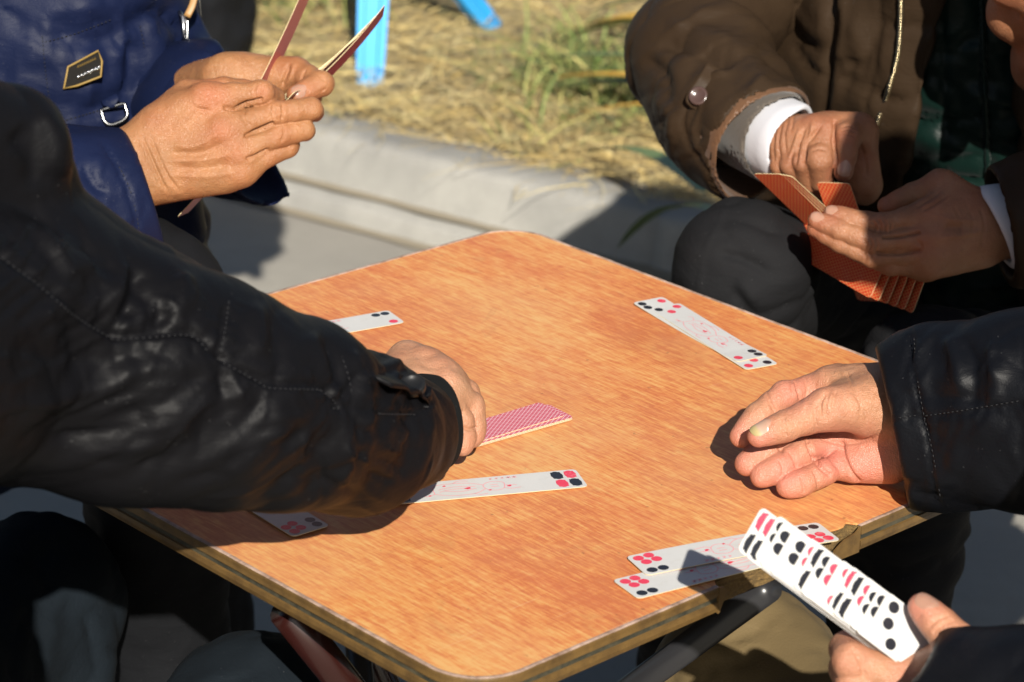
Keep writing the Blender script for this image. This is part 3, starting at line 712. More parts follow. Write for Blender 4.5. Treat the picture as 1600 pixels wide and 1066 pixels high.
class Hand:
    """joints given as (photo x, photo y, centimetres nearer than the hand's own depth, radius in cm)"""
    def __init__(s, dep, wrist, fingers, thumb, elbow, dorsal, k_palm=.014, wq=.8, wrist_spread=.5, extra=(), marks=(), flush=(), knuckle=.0095, thenar=1.0):
        s.dep = dep; J = lambda j: pt(j[0], j[1], dep-j[2]/100)
        s.J = J; s.marks = marks; s.flush = flush
        W = J(wrist); rw = wrist[3]/100; Fj = [[J(j) for j in fg] for fg in fingers]; Fr = [[j[3]/100 for j in fg] for fg in fingers]
        Tj = [J(j) for j in thumb]; Tr = [j[3]/100 for j in thumb]
        E_ = J(elbow); s.W, s.E, s.Fj, s.Tj, s.Tr, s.Fr = W, E_, Fj, Tj, Tr, Fr
        n = np.cross(Fj[0][0]-W, Fj[3][0]-W); n = unit(n)
        dv = CR*dorsal[0]+CU*dorsal[1]-fw*dorsal[2]
        if n@dv < 0: n = -n
        s.n = n; mean = np.mean([f[0] for f in Fj], 0)
        palm = [rc(W, E_, rw, elbow[3]/100, n, wq)]
        for f, r in zip(Fj, Fr):
            wi = W+(f[0]-mean)*wrist_spread*.8+unit(mean-W)*.006
            palm.append(rc(wi, f[0], rw*.60, r[0]*1.04)); 
        for i in range(3):                     # webs between the knuckles
            a = Fj[i][0]*.78+Fj[i][1]*.22-n*.003; b = Fj[i+1][0]*.78+Fj[i+1][1]*.22-n*.003
            palm.append(rc(a, b, Fr[i][0]*.62, Fr[i+1][0]*.62))
        palm.append(rc(Tj[0], Tj[1], Tr[0]*thenar, Tr[1]))
        palm.append(rc(W*.4+Tj[0]*.6, Tj[0]*.5+Fj[0][0]*.5, rw*.55, Tr[1]*.7))
        palm.append(rc(Tj[1]*.6+Tj[0]*.4, Fj[0][0]*.75+W*.25, Tr[1]*.6, Fr[0][0]*.65))
        hy = W*.45+Fj[3][0]*.55-n*.004
        palm.append(rc(W*.75+Fj[3][0]*.25-n*.003, hy, rw*.55, Fr[3][0]*1.1))
        for a, b, r1, r2 in extra: palm.append(rc(J(a), J(b), r1/100, r2/100))
        s.palm = union(palm, k_palm); s.fing = []
        for f, r in zip(Fj+[Tj[1:]], Fr+[Tr[1:]]):
            pr = []; r = [q*.93 for q in r]
            for i in range(len(f)-1):
                m = (f[i]+f[i+1])/2; waist = .925 if i == 0 else .955
                pr.append(rc(f[i], m, r[i], (r[i]+r[i+1])/2*waist)); pr.append(rc(m, f[i+1], (r[i]+r[i+1])/2*waist, r[i+1]))
            s.fing.append(union(pr, .005))
        kn = [rc(f[0]+n*r[0]*.35, f[0]*.9+f[1]*.1+n*r[0]*.25, knuckle, knuckle*.9) for f, r in zip(Fj, Fr)]
        s.kn = union(kn, .002)
        allf = [s.palm, s.kn]+s.fing
        s.lo = np.min([g.lo for g in allf], 0); s.hi = np.max([g.hi for g in allf], 0)
    def __call__(s, P):
        p = smin(s.palm(P), s.kn(P), .008); d = None
        for g in s.fing:
            e = smin(g(P), p, .0055); d = e if d is None else smin(d, e, .0006)
        return d
    def build(s, h=.00115):
        v, f, n = polygonize(s, h); fl = np.zeros(len(v))
        for fg, r in zip(s.Fj+[s.Tj], s.Fr+[s.Tr]):
            fl = np.maximum(fl, np.exp(-(np.linalg.norm(v-fg[-1], axis=1)/(r[-1]*1.7))**2)*.8)
            fl = np.maximum(fl, np.exp(-(np.linalg.norm(v-fg[-3], axis=1)/(r[-3]*1.15))**2)*.45)
            fl = np.maximum(fl, np.exp(-(np.linalg.norm(v-fg[0]-s.n*.008, axis=1)/(r[0]*1.0))**2)*.5)
        x, y, z = topx(v)
        for (fx, fy, fr, am) in s.flush: fl = np.maximum(fl, np.exp(-(((x-fx)**2+(y-fy)**2)/fr**2))*am)
        mk = [(m_[0], max(m_[1]*.85, 1.0), m_[2]*(2.0 if m_[2] < 0 else 1.4))+tuple(m_[3:]) for m_ in s.marks]
        v = v+n*strokes(v, n, mk)[:, None]+n*((vnoise(v*160, 3)-.5)*.0006)[:, None]
        return v, f, fl
    def nail(s, fi, face, wd=.013, ln=.014, back=.35, mat='nail', parent=None, tilt=0.):
        fg = (s.Fj+[s.Tj])[fi]; r = (s.Fr+[s.Tr])[fi]; tip = fg[-1]; d = unit(tip-fg[-2])
        up = CR*face[0]+CU*face[1]-fw*face[2]; up = unit(up-d*(up@d)); sd = np.cross(d, up); vv = []; ff = []; uv = []
        c = tip+up*r[-1]*.9+d*r[-1]*(.62)-d*ln*.5; nu, nv = 10, 12; off = []
        for j in range(nv+1):
            b = j/nv*2-1
            for i in range(nu+1):
                a = i/nu*2-1; k = (1-abs(b)**4*.25) if b > 0 else (1-abs(b)**3*.42)
                vv.append(c+sd*a*k*wd*.5+d*(b*ln*.5-(.10*a*a*ln if b > 0 else -.16*a*a*ln*abs(b)))-up*(a*a*wd*.16)); uv.append((i/nu, j/nv)); off.append(.00055-.0004*abs(a)**3-(.0003 if j < 2 else 0))
        P = np.array(vv)
        for _ in range(4):
            g, dd_ = grad(s, P, .0006); P = P-(g@up)[:, None].clip(.3, 1)*up[None]*(dd_-np.array(off))[:, None]*.7
        for j in range(nv):
            for i in range(nu): q = j*(nu+1)+i; ff.append((q, q+1, q+nu+2, q+nu+1))
        me = mesh('fingernail', P, ff); ul = me.uv_layers.new(name='UVMap')
        for lp_ in me.loops: ul.data[lp_.index].uv = uv[lp_.vertex_index]
        return link('fingernail', me, M[mat], parent)

def head_field(c, face, sc=1.):
    """skull, jaw, nose, brow, ears and neck stub; face: unit direction the face looks"""
    f = unit(face); up = unit(V3(0, 0, 1)-f*f[2]); s = np.cross(f, up); A = np.array([f, s, up]); q = lambda a, b, z: c+(f*a+s*b+up*z)*sc
    fs = [ell(q(-.012, 0, .035), np.array((.096, .077, .092))*sc, A), ell(q(.012, 0, -.035), np.array((.070, .062, .078))*sc, A), rc(q(.055, -.026, -.085), q(.055, .026, -.085), .026*sc, .026*sc),
          rc(q(.084, 0, .012), q(.106, 0, -.026), .009*sc, .013*sc), rc(q(.072, -.035, .030), q(.072, .035, .030), .018*sc, .018*sc), rc(q(.074, -.02, -.058), q(.074, .02, -.058), .013*sc, .013*sc),
          ell(q(.058, -.043, -.018), np.array((.026, .022, .022))*sc, A), ell(q(.058, .043, -.018), np.array((.026, .022, .022))*sc, A)]
    h = union(fs, .022*sc)
    ears = union([ell(q(-.01, b, -.005), np.array((.018, .010, .032))*sc, A) for b in (-.078, .078)], .004)
    eyes = [rc(q(.083, b, .010), q(.083, b*1.15, .010), .009*sc, .008*sc) for b in (-.028, .028)]
    def g(P): return smin(minus(minus(h, eyes[0], .006), eyes[1], .006)(P), ears(P), .008)
    g.lo, g.hi = h.lo-.02, h.hi+.02; g.hair = cut(ell(q(-.022, 0, .045), np.array((.100, .085, .098))*sc, A), q(.055, 0, .06), unit(f*.75-up*.55))
    return g
def join_meshes(parts):
    vv = []; ff = []; fl = []; b = 0
    for v, f, a in parts: vv.append(v); ff.append(f+b); fl.append(a); b += len(v)
    return np.vstack(vv), np.vstack(ff), np.concatenate(fl)

def sleeve_mesh(nodes, mouth=None, h=.004, k=.03, lines=(), folds=(), seed=0, hollow=.012, extra=(), wall=.0035, twist=.6, flat=None):
    """nodes: (point, radius m). folds: (wavelength m, height m). mouth: (point, outward direction)"""
    P = [np.asarray(p, float) for p, r in nodes]; R_ = [r for p, r in nodes]
    fq = lambda i: (None, 1.) if flat is None else (flat[0], max(flat[1], 1-(1-flat[1])*(i+1)/(len(P)-1)))
    f = union([rc(P[i], P[i+1], R_[i], R_[i+1], *fq(i)) for i in range(len(P)-1)]+list(extra), k)
    if mouth is not None:
        mp, md = np.asarray(mouth[0], float), unit(mouth[1]); f = cut(f, mp, md, .004)
        din = unit(P[-2]-P[-1]); f = minus(f, rc(P[-1]-din*.06, P[-1]+din*.07, R_[-1]-wall, R_[-1]-wall*2.5, *fq(len(P)-2)), .003)
    v, fc, n = polygonize(f, h)
    L = np.concatenate([[0], np.cumsum([np.linalg.norm(P[i+1]-P[i]) for i in range(len(P)-1)])])
    best = np.full(len(v), 1e9); tt = np.zeros(len(v)); ax = np.zeros((len(v), 3)); rad = np.zeros((len(v), 3))
    for i in range(len(P)-1):
        ab = P[i+1]-P[i]; q = np.clip((v-P[i])@ab/(ab@ab), 0, 1); c = P[i]+q[:, None]*ab; d = np.linalg.norm(v-c, axis=1); m = d < best
        best[m] = d[m]; tt[m] = L[i]+q[m]*np.linalg.norm(ab); ax[m] = unit(ab); rad[m] = (v-c)[m]
    e1 = -fw; e1 = e1-ax*(ax@e1)[:, None]; e1 /= np.linalg.norm(e1, axis=1)[:, None]+1e-9; e2 = np.cross(ax, e1)
    th = np.arctan2((rad*e2).sum(1), (rad*e1).sum(1)); rr = np.linalg.norm(rad, axis=1); disp = np.zeros(len(v))
    outw = (n*rad).sum(1)/(rr+1e-9)
    for i, (wl, hg) in enumerate(folds):
        cs, sn = np.cos(th), np.sin(th); u = tt/wl+twist*(.9*np.sin(th+seed+i)+.35*np.sin(2*th+seed*2))*rr.mean()/wl
        q = np.stack([u, cs*1.1+seed, sn*1.1+i*3.7], 1); q[:, 0] += 1.4*(vnoise(np.stack([tt/.09, cs, sn], 1)+seed, 11)-.5)
        z = vnoise(q, seed*7+i); z = np.abs(2*z-1)**.75; disp += hg*(z-.4)
    if mouth is not None:
        dm_ = np.abs((v-mp)@md); disp *= np.clip(dm_/.02, .25, 1)
    v = v+n*(disp*np.clip(outw*1.5, 0, 1)+strokes(v, n, lines))[:, None]
    return v, fc

def project_dep(v, n, x, y):
    """depth of the frontmost vertex of a built mesh near a photo position"""
    X, Y, Z = topx(v); fr = n@unit(CAM-v.mean(0)) > 0 if n is not None else np.ones(len(v), bool)
    d = np.hypot(X-x, Y-y); m = d < max(9, np.sort(d)[6]); return Z[m].min()

# ---- the seven hands
HAND = {}
HAND['reach'] = Hand(1.94, (615, 625, 0, 2.7),
    [[(668, 574, -1.5, 1.25), (712, 598, -4, 1.0), (728, 628, -4.5, .9), (730, 655, -4.5, .8)],
     [(690, 588, -.5, 1.2), (728, 614, -2.5, 1.0), (738, 648, -2.8, .92), (738, 672, -2.8, .82)],
     [(697, 607, .6, 1.15), (735, 633, -.8, 1.0), (739, 664, -.9, .93), (738, 683, -.8, .88)],
     [(688, 628, 1.3, 1.05), (720, 658, .4, .92), (724, 684, .3, .85), (722, 697, .4, .78)]],
    [(625, 588, -1.5, 1.5), (636, 562, -2.6, 1.35), (690, 600, -5, 1.1), (712, 650, -5, .9)], (450, 645, 24, 3.2), (0, .8, .5), knuckle=.0085,
    marks=[([(722, 668), (734, 671), (748, 667)], 1.2, -1.1), ([(724, 640), (719, 662), (716, 690)], 1.5, -1.2), ([(640, 560), (665, 585), (700, 610)], 4, .8)])
HAND['palm'] = Hand(1.950, (1418, 672, -.6, 2.9),
    [[(1302, 602, -3.6, 1.25), (1226, 617, -1.2, 1.06), (1184, 650, -.1, .98), (1158, 682, .4, .90)],
     [(1306, 644, -3.3, 1.2), (1234, 672, -.5, 1.06), (1195, 706, .6, 1.02), (1167, 725, .9, .97)],
     [(1318, 684, -2.6, 1.15), (1252, 707, .4, 1.02), (1214, 732, 1.3, 1.02), (1191, 743, 1.5, .98)],
     [(1338, 716, -1.4, 1.1), (1286, 739, .7, .95), (1254, 754, 1.6, .95), (1231, 760, 1.9, .93)]],
    [(1376, 632, 1.4, 2.0), (1292, 640, 3.2, 1.55), (1227, 666, 3.9, 1.12), (1186, 681, 4.0, .90)], (1600, 650, 3, 3.6), (0, .7, -.7), wq=.9, k_palm=.009, knuckle=.004,
    extra=[((1388, 716, -.4), (1335, 727, -.2), 1.9, 1.3), ((1390, 680, -.4), (1320, 690, -1.6), 1.8, 1.3), ((1384, 612, -.8), (1312, 600, -2.8), 1.9, 1.4), ((1395, 640, .3), (1360, 640, 1.4), 2.2, 1.9), ((1400, 612, .2), (1292, 601, -1.9), 2.1, 1.2), ((1395, 628, .9), (1315, 622, .9), 2.0, 1.2)],
    marks=[([(1292, 612), (1282, 630), (1284, 655)], 1.6, -1.1), ([(1299, 606), (1291, 630), (1292, 660)], 1.3, -.8), ([(1306, 610), (1300, 640)], 1.3, -.8), ([(1278, 625), (1273, 645), (1277, 672)], 1.2, -.7), ([(1262, 630), (1258, 650), (1263, 678)], 1.1, -.5),
           ([(1222, 648), (1219, 668), (1225, 688)], 1.3, -.55), ([(1227, 646), (1225, 666), (1231, 686)], 1.1, -.45), ([(1235, 643), (1234, 660)], 1.1, -.4), ([(1262, 688), (1268, 705), (1276, 722), (1296, 742)], 1.7, -1.5, 'U'), ([(1315, 692), (1320, 715), (1330, 738), (1342, 752)], 1.6, -1.3, 'U'),
           ([(1280, 684), (1310, 692), (1345, 690), (1375, 680)], 1.6, -1.0), ([(1243, 592), (1247, 610), (1252, 628)], 1.3, -.9), ([(1236, 592), (1238, 612)], 1.2, -.6), ([(1197, 612), (1204, 630), (1212, 645)], 1.3, -1.0), ([(1256, 588), (1262, 610), (1258, 620)], 1.2, -.7),
           ([(1251, 742), (1256, 757), (1257, 772)], 1.3, -.9), ([(1270, 732), (1277, 748), (1279, 764)], 1.2, -.9), ([(1217, 718), (1224, 730), (1222, 748)], 1.3, -.9), ([(1232, 703), (1241, 718), (1245, 732)], 1.2, -.9), ([(1216, 698), (1224, 708)], 1.2, -.8),
           ([(1320, 575), (1340, 620), (1345, 650)], 1.2, -.5), ([(1330, 610), (1350, 640), (1355, 668)], 1.3, -.4), ([(1312, 588), (1330, 580), (1350, 584)], 2.5, .6), ([(1330, 640), (1360, 628), (1380, 632)], 6, 1.0), ([(1310, 700), (1318, 722)], 1.1, -.5), ([(1296, 715), (1312, 735)], 1.2, -.5)],
    flush=[(1300, 715, 48, .9), (1350, 725, 48, .8), (1240, 610, 40, .6), (1230, 740, 50, .8), (1180, 690, 40, .7)])
HAND['fan'] = Hand(1.64, (1520, 1075, 0, 2.8),
    [[(1412, 1062, 0, 1.3), (1330, 1033, .4, 1.2), (1322, 1014, -1.6, 1.05), (1345, 1000, -3.2, .95)], [(1415, 1095, -.3, 1.3), (1335, 1072, .2, 1.2), (1322, 1045, -1.8, 1.05), (1350, 1028, -3.2, .95)],
     [(1420, 1125, -.6, 1.2), (1345, 1110, -.2, 1.1), (1330, 1085, -2, 1.0), (1355, 1060, -3.2, .9)], [(1430, 1150, -1, 1.1), (1365, 1140, -.6, 1.0), (1345, 1110, -2, .9), (1365, 1085, -3.2, .85)]],
    [(1505, 1038, 1.2, 1.5), (1494, 1006, 2.6, 1.25), (1466, 974, 2.2, 1.08), (1440, 949, 1.6, .92)], (1700, 1120, 4, 3.4), (-.6, -.3, .4), knuckle=.005,
    marks=[([(1448, 985), (1463, 970), (1482, 962)], 1.2, -.7), ([(1456, 992), (1472, 977), (1490, 970)], 1.2, -.6), ([(1430, 968), (1440, 962)], 1, -.4), ([(1330, 1010), (1345, 1035), (1350, 1060)], 1.5, -.8)])
HAND['knuckles'] = Hand(2.25, (214, 258, -.4, 2.95),
    [[(319, 155, .7, 1.35), (409, 145, .6, 1.08), (427, 154, -1.4, .95), (430, 166, -3.2, .85)], [(347, 203, 1.1, 1.3), (432, 177, .5, 1.05), (486, 170, -.6, .95), (492, 176, -2.4, .85)],
     [(370, 239, .8, 1.2), (438, 211, .2, 1.0), (475, 203, -.8, .90), (478, 207, -2.4, .8)], [(377, 270, .2, 1.1), (420, 243, -.3, .90), (450, 231, -1.0, .82), (456, 226, -2.2, .75)]],
    [(254, 196, -.6, 1.9), (294, 152, -1.6, 1.45), (350, 141, -2.4, 1.15), (402, 143, -2.6, .9)], (60, 330, -2, 3.3), (0, .1, 1), wq=.85, knuckle=.0078,
    extra=[((240, 285, -.3), (350, 275, .0), 1.6, 1.2)],
    marks=[([(262, 225), (305, 228), (345, 205)], 3.0, 1.0), ([(255, 250), (310, 250), (366, 240)], 3.0, 1.2), ([(262, 272), (320, 276), (372, 268)], 3.0, .9), ([(262, 238), (310, 240), (350, 224)], 3.5, -1.0), ([(270, 262), (320, 264), (360, 255)], 3.5, -1.0), ([(262, 205), (290, 180), (315, 158)], 4, .8),
           ([(222, 212), (236, 245), (252, 282), (262, 300)], 1.5, -1.2), ([(232, 208), (246, 240), (262, 275), (280, 298)], 1.4, -.9), ([(216, 220), (228, 250), (246, 290)], 1.2, -.6),
           ([(352, 168), (366, 170), (385, 162), (408, 156)], 1.7, -2.0, 'U'), ([(385, 212), (400, 205), (425, 194)], 1.7, -2.0, 'U'), ([(388, 248), (402, 243), (418, 235)], 1.6, -1.8, 'U'),
           ([(402, 130), (399, 142), (403, 158)], .9, -.5), ([(408, 130), (406, 142), (409, 158)], .9, -.5), ([(414, 131), (413, 144), (414, 156)], .9, -.45), ([(424, 163), (421, 177), (427, 190)], .9, -.5), ([(430, 162), (428, 176), (433, 190)], .9, -.5), ([(441, 160), (442, 175), (440, 190)], 1.1, -1.0), ([(443, 197), (444, 210), (440, 222)], 1.1, -.9), ([(436, 200), (435, 212)], .9, -.4),
           ([(300, 162), (312, 170), (330, 172)], 1.3, -.5), ([(306, 142), (318, 148), (330, 146)], 1.4, -.4), ([(385, 162), (380, 182), (392, 200)], 2.5, -.8)],
    flush=[(330, 150, 32, .8), (345, 205, 26, .6), (410, 143, 16, .55)])
HAND['thumb'] = Hand(2.33, (352, 125, 0, 2.3),
    [[(455, 128, -1, 1.2), (485, 150, -3, 1.0), (470, 180, -3.5, .9), (455, 195, -3.2, .8)], [(458, 145, -1.6, 1.2), (480, 172, -3.2, 1.0), (462, 198, -3.6, .9), (448, 208, -3.3, .8)],
     [(452, 160, -2, 1.1), (470, 190, -3.4, .95), (450, 212, -3.6, .85), (438, 220, -3.3, .8)], [(442, 172, -2, 1.0), (455, 200, -3.2, .9), (436, 220, -3.4, .8), (424, 226, -3.1, .75)]],
    [(400, 122, .2, 1.5), (462, 114, 1.6, 1.35), (502, 131, 3.9, 1.10), (464, 149, 5.0, .95)], (240, 168, -15, 3.0), (0, .2, -1), knuckle=.004, extra=[((380, 122, 0), (450, 125, .2), 1.6, 1.3)],
    marks=[([(452, 100), (446, 118), (440, 138)], 1.6, -1.6), ([(460, 98), (455, 116), (448, 136)], 1.5, .8), ([(478, 108), (470, 126)], 1.3, -.6), ([(498, 116), (508, 128)], 1.2, -.5), ([(500, 145), (510, 138)], 1.1, -.5)])
HAND['pluck'] = Hand(2.40, (1240, 226, 0, 2.6),
    [[(1296, 212, 2.4, 1.3), (1280, 248, 3.8, 1.28), (1284, 282, 2.3, 1.05), (1289, 302, 1.2, .9)], [(1275, 205, 2.0, 1.2), (1257, 254, 2.9, 1.1), (1263, 286, 1.4, .95), (1268, 300, .5, .85)],
     [(1255, 216, 1.3, 1.1), (1236, 258, 2.0, 1.0), (1244, 284, .7, .88), (1250, 296, 0, .8)], [(1239, 232, .6, 1.0), (1219, 260, 1.0, .9), (1226, 278, -.2, .8), (1232, 288, -.8, .75)]],
    [(1300, 205, .5, 1.6), (1340, 205, 2.0, 1.45), (1325, 212, 3.8, 1.18), (1318, 268, 4.1, .95)], (1130, 165, -13, 3.1), (-.2, .8, .4), wq=.9, knuckle=.0075,
    extra=[((1345, 208, 1.4), (1358, 285, .4), 1.35, 1.1), ((1300, 220, .5), (1350, 300, -.5), 1.8, 1.2)],
    marks=[([(1270, 190), (1266, 215), (1258, 240)], 2.0, 1.4), ([(1283, 196), (1262, 225), (1254, 262)], 1.8, -1.6), ([(1248, 205), (1240, 230), (1232, 250)], 1.8, 1.2), ([(1258, 200), (1248, 225), (1243, 260)], 1.6, -1.2),
           ([(1212, 200), (1208, 225), (1210, 255)], 1.2, -.7), ([(1222, 192), (1216, 220), (1219, 250)], 1.2, -.7), ([(1232, 186), (1226, 210), (1228, 240)], 1.2, -.6), ([(1240, 182), (1236, 205)], 1.2, -.6), ([(1304, 190), (1302, 215), (1306, 250), (1304, 275)], 1.6, -1.8, 'U'),
           ([(1312, 200), (1326, 196), (1340, 202)], 1.1, -.6), ([(1312, 206), (1326, 202), (1340, 208)], 1.1, -.6), ([(1314, 213), (1326, 210), (1336, 214)], 1.1, -.5), ([(1268, 236), (1280, 232), (1292, 236)], 1.1, -.6), ([(1268, 226), (1280, 221), (1292, 226)], 1.1, -.5), ([(1345, 225), (1352, 250), (1354, 275)], 1.6, -.9)],
    flush=[(1322, 215, 20, .6), (1345, 240, 30, .4)])
HAND['hold'] = Hand(2.30, (1548, 356, -.6, 2.65),
    [[(1456, 332, 1.1, 1.25), (1379, 351, 1.6, 1.0), (1330, 343, 1.0, .90), (1300, 334, .4, .80)], [(1459, 368, 1.4, 1.25), (1364, 380, 2.0, 1.0), (1311, 359, 1.4, .90), (1276, 344, .8, .82)],
     [(1456, 395, 1.1, 1.15), (1362, 401, 1.5, .95), (1311, 379, .9, .85), (1274, 357, .3, .78)], [(1446, 414, .5, 1.1), (1391, 414, .8, .90), (1351, 399, .3, .8), (1324, 386, -.1, .72)]],
    [(1505, 318, -.3, 1.7), (1470, 292, -.8, 1.5), (1428, 306, -1.6, 1.15), (1386, 322, -2.2, .9)], (1720, 345, -1, 3.2), (0, .1, 1), wq=.85, knuckle=.007,
    extra=[((1530, 388, -.6), (1450, 410, .2), 1.5, 1.2)],
    marks=[([(1362, 345), (1367, 353), (1364, 364)], 1.0, -.7), ([(1370, 341), (1376, 352), (1374, 366)], 1.0, -.8), ([(1379, 340), (1385, 352), (1382, 366)], 1.0, -.8), ([(1388, 341), (1393, 354), (1389, 366)], 1.0, -.6), ([(1350, 374), (1354, 384), (1350, 394)], 1.0, -.7), ([(1358, 371), (1363, 382), (1359, 395)], 1.0, -.8), ([(1367, 372), (1371, 383), (1367, 396)], 1.0, -.7), ([(1350, 395), (1354, 402), (1350, 410)], 1.0, -.6), ([(1358, 394), (1362, 403), (1358, 412)], 1.0, -.6),
           ([(1382, 371), (1405, 370), (1435, 364)], 1.5, -1.5, 'U'), ([(1372, 396), (1405, 397), (1435, 392)], 1.5, -1.4, 'U'), ([(1430, 325), (1450, 312), (1470, 298)], 1.5, -1.0), ([(1440, 330), (1462, 318), (1480, 305)], 1.3, -.8), ([(1470, 340), (1500, 345), (1530, 345)], 3, 1.0), ([(1470, 372), (1500, 368), (1535, 362)], 3, 1.0), ([(1475, 356), (1505, 356)], 3, -.9), ([(1430, 375), (1440, 385), (1436, 395)], 1.2, -.5),
           ([(1490, 320), (1500, 345), (1500, 370)], 1.2, -.4), ([(1510, 318), (1520, 345), (1518, 375)], 1.2, -.4), ([(1530, 322), (1538, 350), (1534, 385)], 1.2, -.5)],
    flush=[(1300, 336, 18, .6), (1278, 345, 16, .6), (1378, 352, 16, .5), (1445, 385, 30, .5)])

def person(label, hips, chest, neck, head_c, face, arms, hands, legs, skin_m, hair_m, head_h=.007):
    """arms: (shoulder, elbow, wrist) each; legs: (hip, knee, ankle, toe) each"""
    root = empty('person', (float(hips[0]), float(hips[1]), 0), label=label, category='person'); base = np.array(root.location)
    hf = head_field(np.asarray(head_c), face)
    fs = [rc(hips, chest, .11, .12), rc(chest, neck, .10, .055), rc(neck, np.asarray(head_c)-unit(face)*.02+V3(0, 0, -.05), .055, .052)]
    for s_, e_, w_ in arms: fs += [rc(chest*.15+s_*.85+V3(0, 0, .02), s_, .035, .035), rc(s_, e_, .042, .036), rc(e_, w_, .034, .022)]
    for h_, k_, a_, t_ in legs: fs += [rc(h_, k_, .062, .045), rc(k_, a_, .042, .03), rc(a_, t_, .03, .025)]
    b = union(fs, .03); v, f, n = polygonize(b, .012, 1); pts = [(v-base, f, np.zeros(len(v)))]
    v, f, n = polygonize(hf, head_h); v = v+n*((fbm(v*120, 2)-.5)*.0016)[:, None]; pts.append((v-base, f, (fbm(v*30, 4)*.6)))
    for k in hands: v, f, fl = HAND[k].build(); pts.append((v-base, f, fl))
    v, f, fl = join_meshes(pts); me = mesh('body', v, f); attr(me, 'flush', fl); body = link('body', me, M[skin_m], root)
    v, f, n = polygonize(hf.hair, .008); v = v+n*((fbm(v*60, 6)-.5)*.012)[:, None]; link('hair', mesh('hair', v-base, f), M[hair_m], body)
    return root, body, base
def part(name, vf, mat, parent, base, smooth=True, **kw):
    v, f = vf; return link(name, mesh(name, np.asarray(v)-base, f, smooth), M[mat] if isinstance(mat, str) else mat, parent, **kw)
def torso(prims, k, h, lines=(), fold=.010, wl=.10, seed=0, ops=None):
    f = union(prims, k)
    if ops: f = ops(f)
    v, fc, n = polygonize(f, h); q = v/wl; q = q+.8*(np.stack([fbm(v/wl*.7+i*9, seed+i) for i in range(3)], 1)-.5)
    q[:, 2] *= 1.7; z = np.abs(2*fbm(q, seed+20, 2)-1)**.75*1.6
    v = v+n*(fold*(z-.4)+strokes(v, n, lines))[:, None]
    return v, fc
def trousers(root, base, legs, mat, hips, r=(.085, .066, .055), seed=0, lines=(), h=.006):
    fs = [rc(hips, hips+V3(0, 0, .10), .14, .13)]
    for h_, k_, a_, t_ in legs: fs += [rc(h_, k_, r[0], r[1]), rc(k_, a_+V3(0, 0, .03), r[1], r[2])]
    v, f = torso(fs, .03, h, lines, .006, .06, seed)
    tr = part('trousers', (v, f), mat, root, base)
    for h_, k_, a_, t_ in legs:
        g_ = cut(union([rc(a_+V3(0, 0, -.02), t_, .045, .036), rc(a_, a_+V3(0, 0, .05), .04, .04)], .02), V3(0, 0, .012), V3(0, 0, -1)); v, f, n = polygonize(g_, .008); part('shoe', (v, f), 'leather', root, base)
    return tr
def disc(c, n, r, th, seg=24, dish=.25):
    """a button: rim, dished middle"""
    n = unit(n); a = unit(np.cross(n, (.3, .5, .81))); b = np.cross(n, a); vv = []; ff = []
    pr = [(1, -.5), (1.0, .3), (.9, .5), (.7, .45), (.6, .5-dish), (0.02, .5-dish*1.1)]
    for q, z in pr:
        for k in range(seg): an = 2*math.pi*k/seg; vv.append(np.asarray(c)+(a*math.cos(an)+b*math.sin(an))*r*q+n*z*th)
    for i in range(len(pr)-1):
        for k in range(seg): ff.append((i*seg+k, i*seg+(k+1) % seg, (i+1)*seg+(k+1) % seg, (i+1)*seg+k))
    ff.append(tuple((len(pr)-1)*seg+k for k in range(seg))); return np.array(vv), ff
def surf_curve(v, pts, n=40, off=.001):
    """a curve lying on the side of a built mesh that one sees"""
    X, Y, Z = topx(v); out = []
    for x, y in smooth_curve(pts, n):
        d = (X-x)**2+(Y-y)**2; k = np.argpartition(d, 14)[:14]; z = np.sort(Z[k])[:3]; out.append((x, y, z.mean()))
    o = np.array(out); o[:, 2] = np.convolve(np.pad(o[:, 2], 3, 'edge'), np.ones(7)/7, 'valid'); return np.array([pt(x, y, z-off) for x, y, z in o])
def stitches(curve, dash=.0022, gap=.0016, r=.0004):
    L = np.concatenate([[0], np.cumsum(np.linalg.norm(np.diff(curve, axis=0), axis=1))]); vv = []; ff = []; s = 0
    while s+dash < L[-1]:
        a = np.array([np.interp(s, L, curve[:, i]) for i in range(3)]); b = np.array([np.interp(s+dash, L, curve[:, i]) for i in range(3)])
        v, f = tube([a, (a+b)/2-fw*.0003, b], [r*.6, r, r*.6], 5); k = len(vv); vv += v; ff += [tuple(i+k for i in q) for q in f]; s += dash+gap
    return np.array(vv), ff

